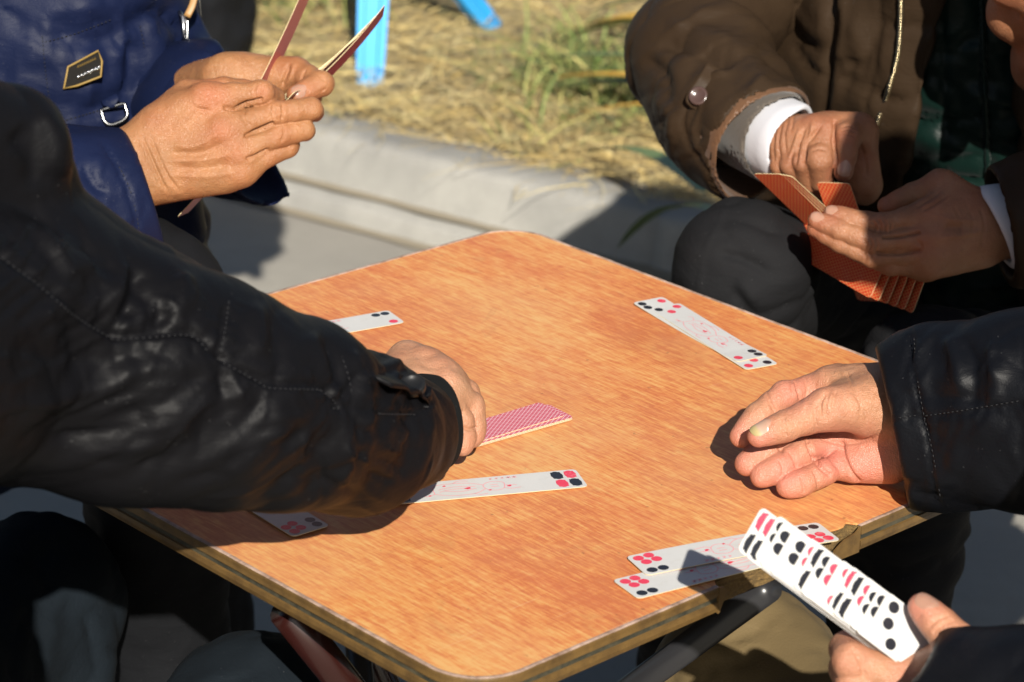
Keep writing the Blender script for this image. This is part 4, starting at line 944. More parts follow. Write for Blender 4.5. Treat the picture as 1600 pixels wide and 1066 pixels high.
# ------------------------------------------------------------------ person reaching in from the left, black jacket
hips, chest, neck = V3(-.56, -.72, .42), V3(-.465, -.63, .82), V3(-.43, -.58, 1.03)
shR, shL = V3(-.40, -.66, .96), V3(-.64, -.42, .97); elL = V3(-.62, -.28, .66)
legsA = [(V3(-.48, -.74, .42), onz(395, 1135, .46), V3(-.20, -.34, .07), V3(-.13, -.27, .03)), (V3(-.62, -.62, .42), onz(60, 930, .42), V3(-.34, -.12, .07), V3(-.27, -.05, .03))]
rootA, bodyA, bA = person('person in shiny black padded jacket reaching across the table to the pile of cards', hips, chest, neck, V3(-.38, -.53, 1.19), V3(.75, .62, -.3),
    [(shR, pt(0, 508, 1.60), HAND['reach'].W), (shL, elL, V3(-.45, -.15, .55))], ['reach'], legsA, 'skin_pale', 'hair')
sv = sleeve_mesh([(shR, .092), (pt(0, 508, 1.60), .089), (pt(200, 584, 1.62), .0755), (pt(330, 619, 1.645), .0662), (pt(450, 644, 1.69), .0585), (pt(560, 677, 1.765), .0500), (pt(655, 678, 1.865), .0365)],
    (pt(668, 672, 1.872), CR*.90-CU*.05+fw*.5), h=.0025, k=.02, seed=2, folds=[(.07, .0030), (.028, .0018), (.012, .0006)],
    extra=[rc(pt(-160, 230, 1.52), pt(0, 240, 1.56), .064, .038), rc(pt(0, 240, 1.56), pt(40, 280, 1.58), .038, .026)],
    lines=crinkles(46, (10, 560, 480, 700), 24, (70, 190), (2.0, 3.6), (.8, 1.8), 31, .16)+crinkles(22, (10, 330, 330, 400), -52, (50, 110), (1.8, 3.2), (.8, 1.7), 32, .42)+crinkles(26, (500, 590, 640, 760), 68, (50, 120), (1.6, 2.8), (.7, 1.5), 33, .1)+gathers([(0, 400), (60, 447), (120, 496), (180, 530)], 20, 70, 2.2, 1.5, 1)+gathers([(180, 528), (240, 524), (300, 522), (345, 560)], 16, 55, 2.2, 1.2, 2)+gathers([(345, 562), (420, 603), (500, 606), (530, 640)], 16, 45, 2.0, 1.2, 3)+gathers([(590, 560), (600, 620), (590, 700), (560, 790)], 18, 50, 2.4, 1.8, 4, .2)+gathers([(352, 470), (345, 520), (338, 555)], 9, 40, 2.0, 1.2, 5)+[([(10, 650), (130, 612), (240, 575), (330, 562)], 6, 2.6), ([(40, 690), (170, 655), (280, 610), (350, 575)], 5, -2.6), ([(60, 735), (200, 700), (330, 640), (380, 600)], 6, 2.6), ([(150, 760), (280, 720), (380, 660), (420, 615)], 5, -2.6), ([(260, 780), (370, 735), (450, 670), (480, 625)], 6, 2.4), ([(380, 795), (460, 740), (520, 670)], 6, -3.5), ([(0, 330), (80, 380), (150, 440), (200, 500)], 8, 4), ([(0, 300), (100, 370), (190, 440)], 7, -4), ([(0, 395), (60, 440), (120, 490), (180, 525)], 2.2, -4, 'U'), ([(0, 410), (60, 455), (118, 503), (178, 540)], 3, 3.0), ([(180, 525), (240, 522), (300, 520), (330, 548), (345, 560)], 2.2, -3.5, 'U'), ([(345, 560), (400, 590), (420, 600), (500, 603), (530, 640)], 1.8, -3.0, 'U'), ([(352, 470), (345, 520), (338, 555)], 1.8, -2.5),
           ([(195, 410), (185, 450), (165, 495)], 6, 5), ([(215, 420), (205, 460), (190, 505)], 6, -5), ([(275, 430), (282, 470), (260, 495)], 7, 6), ([(265, 480), (250, 500), (225, 520)], 5, -5), ([(110, 440), (95, 480), (60, 500)], 7, 4), ([(330, 570), (310, 620), (260, 650)], 6, 2.5), ([(350, 590), (340, 640), (290, 680)], 6, -4), ([(210, 560), (180, 600), (100, 630), (20, 640)], 6, 2.5), ([(240, 640), (180, 680), (60, 700)], 10, -4),
           ([(360, 610), (350, 660), (300, 690), (250, 700)], 5, -2.5), ([(440, 620), (420, 680), (370, 720)], 6, 2.2), ([(470, 640), (450, 700), (400, 750)], 5, -2.2), ([(400, 470), (405, 520), (400, 560)], 7, 4), ([(430, 490), (435, 540), (440, 590)], 6, -3), ([(480, 520), (500, 560), (515, 600)], 5, 3.5), ([(505, 530), (525, 570), (535, 610)], 4, -3), ([(545, 545), (565, 590), (572, 630)], 4, 2.5),
           ([(590, 560), (600, 600), (598, 650), (585, 720), (560, 780)], 4, -3), ([(610, 570), (622, 610), (620, 660), (605, 740)], 4, 3), ([(640, 640), (642, 690), (625, 750)], 3.5, -2.5), ([(672, 655), (670, 700), (650, 750)], 3.5, 2.5), ([(535, 650), (545, 700), (530, 770)], 5, 3), ([(555, 655), (562, 710), (545, 775)], 4, -3), ([(500, 670), (500, 730), (480, 790)], 6, -3),
           ([(520, 632), (580, 640), (650, 642), (678, 628)], 1.6, -2.2, 'U'), ([(540, 700), (620, 680), (660, 690)], 5, 2), ([(20, 540), (90, 560), (160, 545)], 9, -5), ([(40, 380), (80, 400), (130, 440)], 8, 4), ([(60, 170), (90, 220), (100, 280)], 6, 4), ([(20, 200), (50, 240), (60, 300)], 8, -5)])
pass
jv = torso([rc(hips, chest, .18, .185), rc(chest, neck, .17, .085), rc(shL, shR, .10, .10), rc(shL, elL, .085, .075), rc(elL, V3(-.47, -.17, .56), .072, .05)], .06, .010, (), .016, .09, 3)
jA = part('jacket', jv, 'black_nylon', rootA, bA)
part('sleeve', sv, 'black_nylon', jA, bA)
for ln in ([(2, 402), (62, 447), (120, 496), (178, 531)], [(182, 531), (240, 527), (298, 525), (328, 552)], [(348, 566), (402, 596), (422, 606), (498, 609)], [(500, 609), (520, 625), (534, 645)], [(520, 638), (580, 646), (650, 648)], [(358, 470), (351, 520), (344, 553)], [(530, 545), (545, 590), (552, 630)]):
    part('stitching', stitches(surf_curve(sv[0], ln, 36, .0008)), 'thread', jA, bA)
kc = sleeve_mesh([(pt(610, 668, 1.82), .032), (pt(660, 664, 1.875), .033), (pt(684, 657, 1.895), .0320)], (pt(686, 656, 1.898), CR*.9+CU*.1+fw*.4), h=.0025, k=.01, folds=[(.012, .0015)], seed=5, wall=.002)
part('knit_cuff', kc, 'knit', jA, bA)
sx_ = surf_curve(sv[0], [(585, 590), (615, 597), (645, 608), (668, 622)], 16, .005)
def strap(curve, wd, th, nrm):
    vv = []; ff = []; n = len(curve); T = np.gradient(curve, axis=0)
    for i in range(n):
        s_ = unit(np.cross(T[i], nrm)); k = math.sqrt(max(.05, 1-max(0, (i/(n-1)-.75)/.25)**2))
        for a, b in ((-1, -1), (-1, .6), (-.8, 1), (.8, 1), (1, .6), (1, -1)): vv.append(curve[i]+s_*a*wd*.5*k+np.asarray(nrm)*b*th)
    for i in range(n-1):
        for k in range(6): ff.append((6*i+k, 6*i+(k+1) % 6, 6*i+6+(k+1) % 6, 6*i+6+k))
    ff += [tuple(range(5, -1, -1)), tuple(6*(n-1)+k for k in range(6))]; return np.array(vv), ff
up_n = unit(CU*.65-fw*.75); part('cuff_tab', strap(sx_, .024, .0022, up_n), 'black_nylon', jA, bA)
bp = sx_[10]+up_n*.0040; part('snap_button', disc(bp, up_n, .0085, .005), 'dark_metal', jA, bA)
trA = trousers(rootA, bA, legsA, 'denim', hips, seed=4, lines=[([(195, 958), (260, 945), (330, 936)], 2, -2.5, 'U'), ([(160, 1010), (220, 1030)], 5, -4)])

# ------------------------------------------------------------------ person in the blue jacket, top left
hips, chest, neck = V3(-.64, .70, .42), V3(-.50, .58, .80), V3(-.36, .54, 1.01)
shR, shL = V3(-.63, .42, .95), V3(-.37, .72, .95); elR, elL = pt(-70, 392, 2.20), pt(240, 165, 2.52)
legsB = [(V3(-.62, .58, .42), pt(215, 470, 2.30), V3(-.30, .34, .07), V3(-.24, .27, .03)), (V3(-.50, .72, .42), pt(215, 430, 2.60), V3(-.30, .60, .07), V3(-.24, .52, .03))]
rootB, bodyB, bB = person('person in navy blue jacket holding long cards in both hands', hips, chest, neck, V3(-.21, .48, 1.16), V3(.5, -.6, -.6),
    [(shR, elR, HAND['knuckles'].W), (shL, elL, HAND['thumb'].W)], ['knuckles', 'thumb'], legsB, 'skin_tan', 'hair')
HAND['thumb'].nail(4, (-.1, .2, 1), .0125, .013, parent=bodyB)
for nm in bodyB.children:
    if nm.name.startswith('fingernail'): nm.location = (-bB[0], -bB[1], 0)
PK = [([(62, 52), (68, 120), (78, 190), (85, 215)], 1.6, -3, 'U'), ([(62, 62), (120, 48), (180, 25)], 1.8, -3, 'U'), ([(85, 188), (140, 172), (190, 160), (195, 120), (186, 60), (175, 20)], 1.6, -3, 'U'), ([(78, 186), (130, 172), (188, 156)], 4, 2), ([(185, 0), (215, 40), (222, 90), (215, 140)], 2, -3, 'U'), ([(255, 20), (270, 70), (285, 115)], 2, -3, 'U'), ([(100, 60), (95, 110), (100, 160)], 7, 3.5), ([(150, 40), (165, 90), (160, 140)], 6, -3), ([(230, 20), (240, 70), (245, 110)], 6, 4), ([(205, 60), (205, 110), (195, 150)], 5, -4),
      ([(95, 215), (150, 205), (200, 180)], 6, -5), ([(100, 195), (150, 190), (185, 175)], 5, 3), ([(20, 30), (40, 50), (60, 50)], 5, -4), ([(0, 12), (30, 30), (62, 40)], 2.2, -4, 'U'), ([(275, 0), (290, 50), (300, 80)], 7, 5), ([(70, 20), (110, 15), (160, 0)], 6, 4), ([(185, 30), (192, 60), (180, 100)], 5, 4), ([(130, 70), (140, 120), (130, 160)], 6, 3)]
PK += gathers([(64, 52), (70, 120), (80, 188)], 12, 22, 1.8, 1.6, 11)+gathers([(64, 62), (120, 50), (180, 27)], 14, 22, 1.8, 1.6, 12)+gathers([(85, 190), (140, 174), (190, 160)], 12, 20, 1.8, 1.4, 13)+gathers([(190, 150), (192, 90), (180, 40)], 10, 20, 1.8, 1.6, 14)+gathers([(222, 20), (226, 90), (215, 150)], 10, 26, 2.2, 1.8, 15)
PK += crinkles(40, (0, 0, 290, 200), 78, (30, 80), (1.8, 3.2), (.7, 1.6), 42)
jv = torso([rc(hips, chest, .18, .18), rc(chest, neck, .165, .09), rc(shL, shR, .10, .10), rc(V3(-.40, .48, .62), V3(-.42, .50, .90), .12, .10)], .06, .0055, PK, .012, .075, 8)
jB = part('jacket', jv, 'navy', rootB, bB)
mdR = CR*.95+CU*.32+fw*.2
svR = sleeve_mesh([(shR, .088), (elR, .074), (pt(120, 322, 2.24), .061), (pt(225, 308, 2.262), .056)], (pt(229, 309, 2.262), mdR), h=.0035, k=.03, seed=4, folds=[(.055, .006), (.025, .0015)],
    lines=crinkles(16, (90, 240, 220, 360), 60, (30, 70), (1.6, 2.6), (.6, 1.3), 41)+[([(160, 222), (185, 262), (205, 310), (222, 400)], 1.5, -2.2, 'U'), ([(130, 255), (150, 290), (172, 300)], 3, -3), ([(110, 300), (115, 340)], 6, 4), ([(150, 240), (160, 270)], 5, 2)])
part('sleeve', svR, 'navy', jB, bB)
svL = sleeve_mesh([(shL, .088), (elL, .072), (pt(340, 182, 2.425), .062), (pt(414, 215, 2.385), .060)], (pt(418, 216, 2.382), CR*.87+CU*.42+fw*.1), h=.0035, k=.03, seed=6, folds=[(.05, .006)],
    lines=[([(330, 70), (340, 95), (330, 120)], 4, -4), ([(310, 80), (350, 90), (368, 105)], 4, 3), ([(455, 230), (460, 270), (440, 310)], 2, -2, 'U')])
part('sleeve', svL, 'navy', jB, bB)
for ln in ([(66, 56), (72, 120), (82, 186)], [(70, 66), (120, 52), (178, 29)], [(90, 192), (140, 177), (186, 164)], [(219, 40), (227, 90), (220, 138)]):
    part('stitching', stitches(surf_curve(jv[0], ln, 36, .0006)), 'thread', jB, bB)
part('stitching', stitches(surf_curve(svR[0], [(163, 224), (188, 264), (208, 312), (224, 398)], 36, .0006)), 'thread', jB, bB)
# woven badge with gilt border and raised silver lettering
dep = project_dep(jv[0], None, 130, 110)-.004
BQ = [pt(x, y, dep) for x, y in ((107, 105), (154, 80), (160, 96), (158, 120), (122, 134), (100, 139))]
cB = np.mean(BQ, 0); nB = -fw
def slab(poly, n, th): 
    k = len(poly); vv = [np.asarray(p)+n*th for p in poly]+[np.asarray(p)-n*th*2 for p in poly]; return np.array(vv), [tuple(range(k-1, -1, -1)), tuple(range(k, 2*k))]+[(i, (i+1) % k, k+(i+1) % k, k+i) for i in range(k)]
t = NT('badge_cloth'); co = t.coord(); M['badge'] = t.fin(t.mix(t.noise(co, 500, 2), (.004, .0038, .0035), (.012, .010, .008)), .7, Specular_IOR_Level=.1)
bd = part('badge', slab(BQ, nB, .0012), 'badge', jB, bB, False)
v, f = tube(np.array([p+nB*.0016 for p in BQ]), .0010, 6, closed=True); gb_ = part('badge_border', (v, f), 'gold_thread', jB, bB)
vv = []; ff = []
for k in range(7):                                      # raised letters, unreadable in the photo: small angular strokes
    x0 = 121+k*5.4; y0 = 124-k*2.5
    for (a, b) in (((0, 0), (1, -7)), ((1, -7), (4, -2)), ((0, -3), (3.4, -4.6)), ((3.4, 0), (4.2, -6)))[: 3+(k % 2)]:
        v, f = tube([pt(x0+a[0], y0+a[1], dep-.0016), pt(x0+b[0], y0+b[1], dep-.0018)], .0010, 5); o = len(vv); vv += v; ff += [tuple(i+o for i in q) for q in f]
part('badge_lettering', (vv, ff), 'steel', jB, bB)
vv = []; ff = []
for k in range(9):
    x0 = 121+k*3.3; y0 = 106-k*1.5; v, f = tube([pt(x0, y0, dep-.0014), pt(x0+1.4, y0-4.2, dep-.0014), pt(x0+2, y0-.6, dep-.0014)], .0004, 4); o = len(vv); vv += v; ff += [tuple(i+o for i in q) for q in f]
part('badge_print', (vv, ff), 'gold_thread', jB, bB)
dep = project_dep(jv[0], None, 178, 178)-.005
ringp = np.array([pt(x, y, dep) for x, y in ((158, 172), (160, 180), (164, 190), (172, 195), (182, 193), (194, 187), (199, 178), (196, 168), (193, 162), (176, 167))])
v, f = tube(smooth_curve(np.vstack([ringp, ringp[:1]]), 40)[:-1], .0017, 8, closed=True); part('metal_ring', (v, f), 'ring_metal', jB, bB)
part('ring_tab', strap(np.array([pt(170, 152, dep+.002), pt(174, 160, dep), pt(176, 168, dep-.002)]), .016, .0015, -fw), 'navy', jB, bB)
dep = project_dep(jv[0], None, 288, 30)-.006
zb = [pt(280, 18, dep), pt(286, 28, dep-.003), pt(287, 45, dep-.003), pt(288, 62, dep-.002)]
v, f = tube(zb, [.0018, .0022, .0016, .0022], 6); part('zip_pull', (v, f), 'steel', jB, bB)
v, f = tube([pt(287, 28, dep-.003), pt(293, 34, dep-.003), pt(293, 60, dep-.002), pt(288, 62, dep-.002)], .0011, 6); part('zip_pull', (v, f), 'steel', jB, bB)
part('zip_cord', strap(smooth_curve([pt(292, 26, dep-.003), pt(300, 10, dep-.002), pt(304, -8, dep), pt(303, -30, dep)], 10), .006, .001, -fw), 'pull', jB, bB)
trousers(rootB, bB, legsB, 'trouser_black', hips, seed=6, h=.009)

# ------------------------------------------------------------------ person in the brown jacket, top right
hips, chest, neck = V3(.60, .86, .42), V3(.47, .70, .80), V3(.43, .60, 1.0)
shR, shL = V3(.45, .78, .95), V3(.66, .54, .94); elR, elL = pt(1085, 95, 2.60), pt(1800, 340, 2.31)
legsC = [(V3(.45, .90, .42), pt(1160, 418, 2.42), V3(.20, .52, .07), V3(.14, .45, .03)), (V3(.66, .74, .42), pt(1450, 590, 2.34), V3(.36, .36, .07), V3(.30, .29, .03))]
headC = pt(1688, -66, 2.33)
rootC, bodyC, bC = person('person in brown jacket over green quilted vest sorting red-backed cards', hips, chest, neck, headC, V3(-.42, -.72, -.55),
    [(pt(1155, -32, 2.69), elR, HAND['pluck'].W), (shL, elL, HAND['hold'].W)], ['pluck', 'hold'], legsC, 'skin_old', 'hair_grey', .004)
HAND['pluck'].nail(4, (0, .1, 1), .0125, .0145, parent=bodyC); HAND['hold'].nail(0, (-.2, .5, .9), .0095, .011, parent=bodyC); HAND['hold'].nail(1, (-.2, .5, .9), .010, .012, parent=bodyC)
for nm in bodyC.children:
    if nm.name.startswith('fingernail'): nm.location = (-bC[0], -bC[1], 0)
core = [rc(hips, chest, .17, .165), rc(chest, neck, .15, .085), rc(shL, shR, .085, .085)]
vest = torso(core, .06, .005, [([(1400, 60), (1470, 66), (1530, 62)], 3, -6, 'U'), ([(1400, 190), (1470, 192), (1535, 186)], 3, -6, 'U'), ([(1540, 80), (1600, 90)], 3, -5), ([(1545, 165), (1600, 180)], 3, -5), ([(1545, 215), (1590, 235)], 3, -4), ([(1470, -20), (1475, 80), (1478, 290)], 2.5, -4, 'U'), ([(1430, 80), (1432, 180)], 3, -2), ([(1536, -30), (1540, 100), (1546, 280)], 3, -4, 'U')], .009, .05, 5)
vp = part('vest', vest, 'green', rootC, bC)
cv = surf_curve(vest[0], [(1533, -20), (1537, 100), (1544, 275)], 60, .002); v, f = tube(cv, .0028+.0006*np.sin(np.arange(60)*2.1), 8); part('piping', (v, f), 'green', vp, bC)
# jacket shell, open down the front
fC = unit(V3(-.70, -.70, 0)); pz1, pz2 = pt(1484, -40, 2.55), pt(1416, 260, 2.50); n1 = unit(np.cross(pz2-pz1, pz1-CAM)); 
if n1@CR < 0: n1 = -n1
pr1, pr2 = pt(1592, 0, 2.45), pt(1592, 250, 2.45); n2 = unit(np.cross(pr2-pr1, pr1-CAM)); n2 = n2 if n2@CR > 0 else -n2
def opened(f0):
    inner = union([rc(hips, chest, .172, .167), rc(chest, neck, .152, .087), rc(shL, shR, .075, .075)], .06)
    def g(P):
        wedge = np.maximum(np.maximum(-((P-pz1.astype(np.float32))@n1), (P-pr1.astype(np.float32))@n2), -((P-chest)@fC)+.02)
        return -smin(-(-smin(-f0(P), inner(P), .003)), wedge, .004)
    g.lo, g.hi = f0.lo, f0.hi; return g
jl = crinkles(24, (1230, 0, 1400, 220), 75, (40, 100), (2.0, 3.4), (.6, 1.4), 45)+[([(1300, -20), (1298, 60), (1292, 120), (1290, 180)], 4, -7, 'U'), ([(1318, -20), (1316, 60), (1308, 150)], 5, 4), ([(1240, 70), (1265, 100), (1285, 120)], 4, -5), ([(1230, 0), (1260, 40), (1285, 60)], 8, 4), ([(1370, -20), (1372, 60), (1350, 180)], 2, -1.5, 'U'), ([(1330, 180), (1345, 220), (1340, 260)], 6, -3), ([(1335, 30), (1345, 100)], 8, 2)]
jv = torso([rc(hips, chest, .19, .185), rc(chest, neck, .17, .10), rc(shL, shR, .10, .10), rc(pt(1262, -60, 2.74), pt(1268, 260, 2.74), .065, .065)], .06, .005, jl, .010, .09, 12, opened)
jC = part('jacket', jv, 'brown', rootC, bC)
mdC = CR*.72-CU*.52-fw*.42
sC = sleeve_mesh([(shR, .09), (pt(1150, -30, 2.68), .066), (pt(1090, 88, 2.60), .064), (pt(1130, 172, 2.53), .062), (pt(1188, 222, 2.462), .0625)], (pt(1193, 226, 2.457), mdC), h=.0032, k=.03, seed=9, folds=[(.05, .006), (.02, .0018)],
    lines=crinkles(40, (1000, 20, 1250, 260), 25, (40, 110), (1.8, 3.2), (.7, 1.7), 44)+[([(1085, 140), (1070, 190), (1085, 240), (1130, 300)], 1.6, -2, 'U'), ([(1096, 165), (1082, 205), (1095, 245)], 1.6, 1.5, 'U'), ([(1040, 40), (1100, 50), (1180, 90)], 7, 5), ([(1030, 70), (1090, 80), (1160, 120)], 7, -6), ([(1010, 90), (1040, 120), (1040, 170)], 6, -5), ([(1060, 30), (1140, 20), (1200, 50)], 8, 4), ([(1110, 120), (1160, 110), (1210, 130)], 6, 4), ([(1020, 150), (1050, 180), (1055, 230)], 6, 4), ([(1180, 60), (1220, 100), (1250, 140)], 6, -4)])
part('sleeve', sC, 'brown', jC, bC)
lin = sleeve_mesh([(pt(1150, 190, 2.505), .0575), (pt(1194, 227, 2.456), .0600)], (pt(1199, 231, 2.450), mdC), h=.0026, k=.01, seed=3, folds=[(.012, .0014)], wall=.003); part('sleeve_lining', lin, 'brown_satin', jC, bC)
mdW = CR*.85-CU*.35-fw*.35
gs = sleeve_mesh([(pt(1165, 188, 2.485), .043), (pt(1218, 217, 2.430), .0430)], (pt(1222, 218, 2.427), mdW), h=.0026, k=.01, seed=13, folds=[(.03, .001)], wall=.002); part('sweater_cuff', gs, 'grey_wool', rootC, bC)
ws = sleeve_mesh([(pt(1200, 209, 2.445), .0385), (pt(1236, 225, 2.414), .0380)], (pt(1240, 226, 2.410), mdW), h=.0017, k=.01, seed=15, folds=[(.03, .0004)], wall=.0034); part('shirt_cuff', ws, 'white_cotton', rootC, bC)
dpb = project_dep(sC[0], None, 1090, 150)-.002; part('button', disc(pt(1091, 150, dpb), -fw+CR*-.25+CU*.2, .0088, .004), 'plastic_brown', jC, bC)
tabc = surf_curve(sC[0], [(1120, 105), (1105, 130), (1090, 152), (1083, 170)], 14, .001); part('cuff_tab', strap(tabc, .020, .0016, -fw), 'brown', jC, bC)
sCL = sleeve_mesh([(shL, .09), (elL, .072), (pt(1650, 345, 2.31), .056), (pt(1572, 350, 2.308), .051)], (pt(1560, 352, 2.308), -CR*.96-CU*.2), h=.004, k=.03, seed=10, folds=[(.05, .005)], lines=[([(1578, 270), (1580, 340), (1585, 430)], 1.6, -1.6, 'U')])
part('sleeve', sCL, 'brown', jC, bC)
wsl = sleeve_mesh([(pt(1620, 350, 2.312), .038), (pt(1548, 356, 2.308), .0370)], (pt(1550, 357, 2.308), -CR*.90-CU*.45), h=.0018, k=.01, seed=17, folds=[(.03, .0004)], wall=.0034); part('shirt_cuff', wsl, 'white_cotton', rootC, bC)
# zip teeth along the opened front
zc = surf_curve(jv[0], [(1408, -20), (1407, 40), (1402, 90), (1385, 150), (1363, 212)], 90, .0075)
vv = []; ff = []; L = np.concatenate([[0], np.cumsum(np.linalg.norm(np.diff(zc, axis=0), axis=1))]); s_ = 0; k = 0
while s_ < L[-1]:
    a = np.array([np.interp(s_, L, zc[:, i]) for i in range(3)]); T_ = unit(np.array([np.interp(min(L[-1], s_+.01), L, zc[:, i]) for i in range(3)])-a+1e-6); x_ = unit(np.cross(T_, fw))
    v, f = tube([a-x_*.0022, a+x_*.0022], .0010, 6); o = len(vv); vv += v; ff += [tuple(i+o for i in q) for q in f]; s_ += .0029
part('zip_teeth', (vv, ff), 'brass', jC, bC)
v, f = tube(zc+fw*.0018, .0032, 6, squash=.4); part('zip_tape', (v, f), 'knit', jC, bC)
trC = trousers(rootC, bC, legsC, 'trouser_grey', hips, r=(.085, .056, .055), seed=11, h=.004, lines=crinkles(18, (1070, 340, 1220, 480), -25, (30, 90), (2, 3.5), (.3, .8), 46)+[([(1095, 450), (1098, 410), (1115, 365), (1130, 330)], 1.2, 1.2, 'U'), ([(1120, 395), (1160, 405), (1205, 428)], 4, -5), ([(1145, 450), (1165, 480), (1180, 500)], 5, -5), ([(1155, 440), (1180, 470)], 6, 4)])

# ------------------------------------------------------------------ person on the right, black-navy padded jacket
hips, chest, neck = V3(.72, -.62, .46), V3(.63, -.52, .87), V3(.55, -.47, 1.07)
shR, shL = V3(.80, -.38, 1.0), V3(.535, -.62, 1.05); elR, elL = pt(1960, 610, 1.80), pt(1880, 1190, 1.50)
legsD = [(V3(.68, -.50, .42), V3(.40, -.16, .50), V3(.38, -.08, .07), V3(.32, 0, .03)), (V3(.56, -.66, .42), onz(1165, 1055, .45), V3(.12, -.16, .07), V3(.06, -.09, .03))]
rootD, bodyD, bD = person('person in dark padded jacket, one open hand over the table, card fan in other', hips, chest, neck, V3(.485, -.42, 1.20), V3(-.7, .6, -.35),
    [(shR, elR, HAND['palm'].W), (shL, elL, HAND['fan'].W)], ['palm', 'fan'], legsD, 'skin_pink', 'hair_grey')
HAND['palm'].nail(4, (-.15, .75, .6), .0135, .0165, mat='nail_aged', parent=bodyD); HAND['fan'].nail(4, (-.2, .9, .35), .0135, .0150, parent=bodyD)
for nm in bodyD.children:
    if nm.name.startswith('fingernail'): nm.location = (-bD[0], -bD[1], 0)
jv = torso([rc(hips, chest, .18, .185), rc(chest, neck, .17, .09), rc(shL, shR, .11, .11)], .06, .012, (), .014, .09, 23); jD = part('jacket', jv, 'black_cotton', rootD, bD)
sD = sleeve_mesh([(shR, .09), (elR, .078), (pt(1620, 640, 1.88), .064), (pt(1470, 655, 1.92), .060), (pt(1396, 664, 1.937), .0555)], (pt(1392, 665, 1.937), -CR*.965-CU*.2+fw*.1), h=.003, k=.03, seed=21, flat=(fw, .60), folds=[(.06, .006), (.025, .0015)],
    lines=crinkles(26, (1390, 540, 1600, 770), 75, (40, 110), (1.8, 3.2), (.6, 1.5), 43)+[([(1424, 525), (1428, 580), (1438, 640), (1452, 700), (1466, 785)], 1.5, -2.6, 'U'), ([(1436, 525), (1442, 590), (1452, 650), (1470, 760)], 5, 1.5, 'U'), ([(1380, 660), (1410, 657), (1440, 652), (1500, 646), (1600, 630)], 1.5, -2, 'U'), ([(1480, 530), (1500, 570), (1502, 620)], 7, 5), ([(1500, 530), (1520, 575), (1515, 640)], 6, -5), ([(1540, 540), (1565, 560), (1550, 600)], 8, 4), ([(1440, 760), (1420, 755), (1400, 762)], 3, -2), ([(1400, 745), (1430, 770), (1470, 775)], 3, -2), ([(1480, 680), (1490, 720), (1480, 760)], 7, 3)])
part('sleeve', sD, 'black_cotton', jD, bD)
for ln in ([(1428, 528), (1432, 582), (1442, 642), (1456, 702), (1469, 776)], [(1404, 653), (1420, 651), (1438, 648)], [(1445, 650), (1500, 642), (1596, 626)]):
    part('stitching', stitches(surf_curve(sD[0], ln, 40, .0006)), 'thread', jD, bD)
sD2 = sleeve_mesh([(shL, .09), (elL, .074), (pt(1640, 1128, 1.58), .052), (pt(1420, 1085, 1.63), .046)], (pt(1416, 1036, 1.63), -CR*.80+CU*.58), h=.0032, k=.03, seed=25, folds=[(.05, .005)], lines=[([(1430, 1060), (1445, 1030), (1462, 995)], 1.5, -1.8, 'U')])
part('sleeve', sD2, 'black_cotton', jD, bD)
trousers(rootD, bD, legsD, 'khaki', hips, seed=14, h=.007, lines=[([(1100, 1000), (1160, 990), (1230, 950)], 5, -4)])

# ------------------------------------------------------------------ cards in the hands
def nth(k, n): 
    w_ = ['first', 'second', 'third', 'fourth', 'fifth', 'sixth', 'seventh', 'eighth', 'ninth', 'tenth', 'eleventh', 'twelfth', 'thirteenth', 'fourteenth', 'fifteenth', 'sixteenth', 'seventeenth', 'eighteenth']; return w_[k]
E0, E1 = pt(1171, 825, 1.615), pt(1349, 959, 1.640); xv = unit(E1-E0); NF = 17
yv = CR*-.0185-CU*.0228-fw*.010; yv = unit(yv-xv*(yv@xv)); nv = np.cross(xv, yv)
if nv@(-fw) < 0: nv = -nv
order = ['rosette_pair', 'rosette_pair', 'black_row', 'black_pair', 'red_one', 'black_pair', 'red_pair', 'black_long', 'black_row', 'red_pair', 'red_one', 'rosette_pair', 'black_long', 'red_pair', 'black_pair', 'black_row', 'front']
step = (E1-E0)/(NF-1)
for k in range(NF):
    o = card('front card of the fan, three black dots showing' if k == NF-1 else 'card in the white fan at the table edge, %s from the top-left end' % nth(k, NF), E0+step*(k+RNG.normal()*.15 if 0 < k < NF-1 else k)+nv*k*.0009+unit(yv)*RNG.normal()*.0008, xv+yv*RNG.normal()*.004, nv, order[k], 'back_red', 'cards fanned in the lower right hand', fig=0)
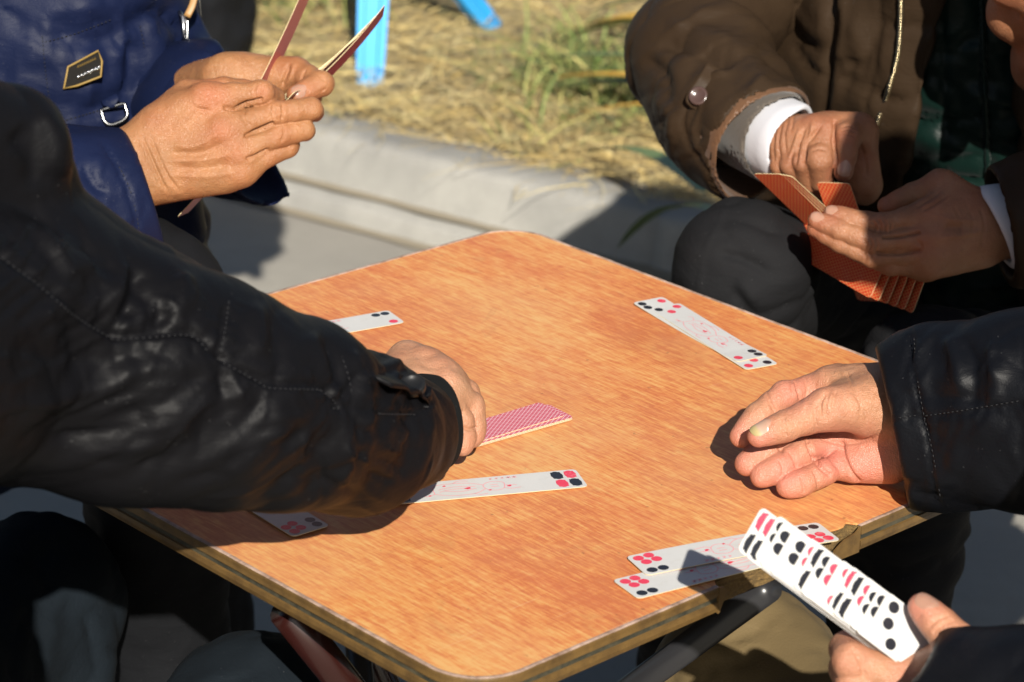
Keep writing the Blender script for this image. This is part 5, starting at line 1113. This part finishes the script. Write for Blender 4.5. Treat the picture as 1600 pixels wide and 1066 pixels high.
# blue-jacket hands: one card upright, a thin bundle, one tail below
a0, a1 = pt(404, 150, 2.30), pt(480, -20, 2.33); al = unit(a1-a0)
card('single red-backed card standing up from the blue-jacket hands', a0, al, -(-fw*.15+CR*.90-CU*.41), 'plain', 'back_crimson', 'cards held by the blue-jacket person', bend=.002)
al = pt(436, 160, 2.30)-pt(598, 17, 2.33); nb_ = unit(-CR*.66+CU*.75+fw*.10)
for k in range(6):
    a1 = pt(600, 17, 2.33)+unit(al)*(0, .012, .022, .025, .031, .036)[k]-nb_*(k*.0008+(.0012 if k else 0))
    card('card in the thin bundle seen edge-on by the left thumb, %s from the top' % nth(k, 6), a1, al+CU*.004*(k-2), nb_, 'plain', 'back_crimson', 'cards held by the blue-jacket person', bend=.006 if k == 0 else .003, fig=0)
a0, a1 = pt(286, 336, 2.31), pt(330, 289, 2.30)
card('card whose lower tip pokes out under the blue-jacket hands', a0, a1-a0, -CR*.73+CU*.68+fw*.02, 'plain', 'back_crimson', 'cards held by the blue-jacket person', fig=0)
# brown-jacket hands: red backs towards the camera
for k in range(4):
    c1 = pt(1173+k*5, 268+k*1.0, 2.345-.0010*k); c2 = pt(1225+k*5, 276+k*1.0, 2.330-.0010*k); al = CR*(.86+.02*k)-CU*.68+fw*1.0
    nrm = np.cross(al, c2-c1); nrm = nrm if nrm@fw > 0 else -nrm
    card('red-backed card left of the brown-jacket fingers, %s from the front' % nth(3-k, 4), (c1+c2)/2, al, nrm, 'plain', 'back_red', 'cards held by the brown-jacket person', fig=0)
for k in range(6):
    c1 = pt(1445-k*13, 481-k*4, 2.300+.0012*k); c2 = pt(1426-k*13, 446-k*5, 2.320+.0012*k); al = -CR*(.80+.015*k)+CU*(.50+.03*k)+fw*1.5
    nrm = np.cross(al, c2-c1); nrm = nrm if nrm@fw > 0 else -nrm
    card('red-backed card end hanging below the brown-jacket fingers, %s from the right' % nth(k, 6), (c1+c2)/2, al, nrm, 'plain', 'back_red', 'cards held by the brown-jacket person', fig=0)
c1, c2 = pt(1271, 279, 2.345), pt(1332, 293, 2.335); al = CR*.30-CU*.62+fw*.62; nrm = np.cross(al, c2-c1); nrm = nrm if nrm@fw > 0 else -nrm
card('red-backed card being pulled up between the brown-jacket hands', (c1+c2)/2, al, nrm, 'plain', 'back_red', 'cards held by the brown-jacket person', fig=0)
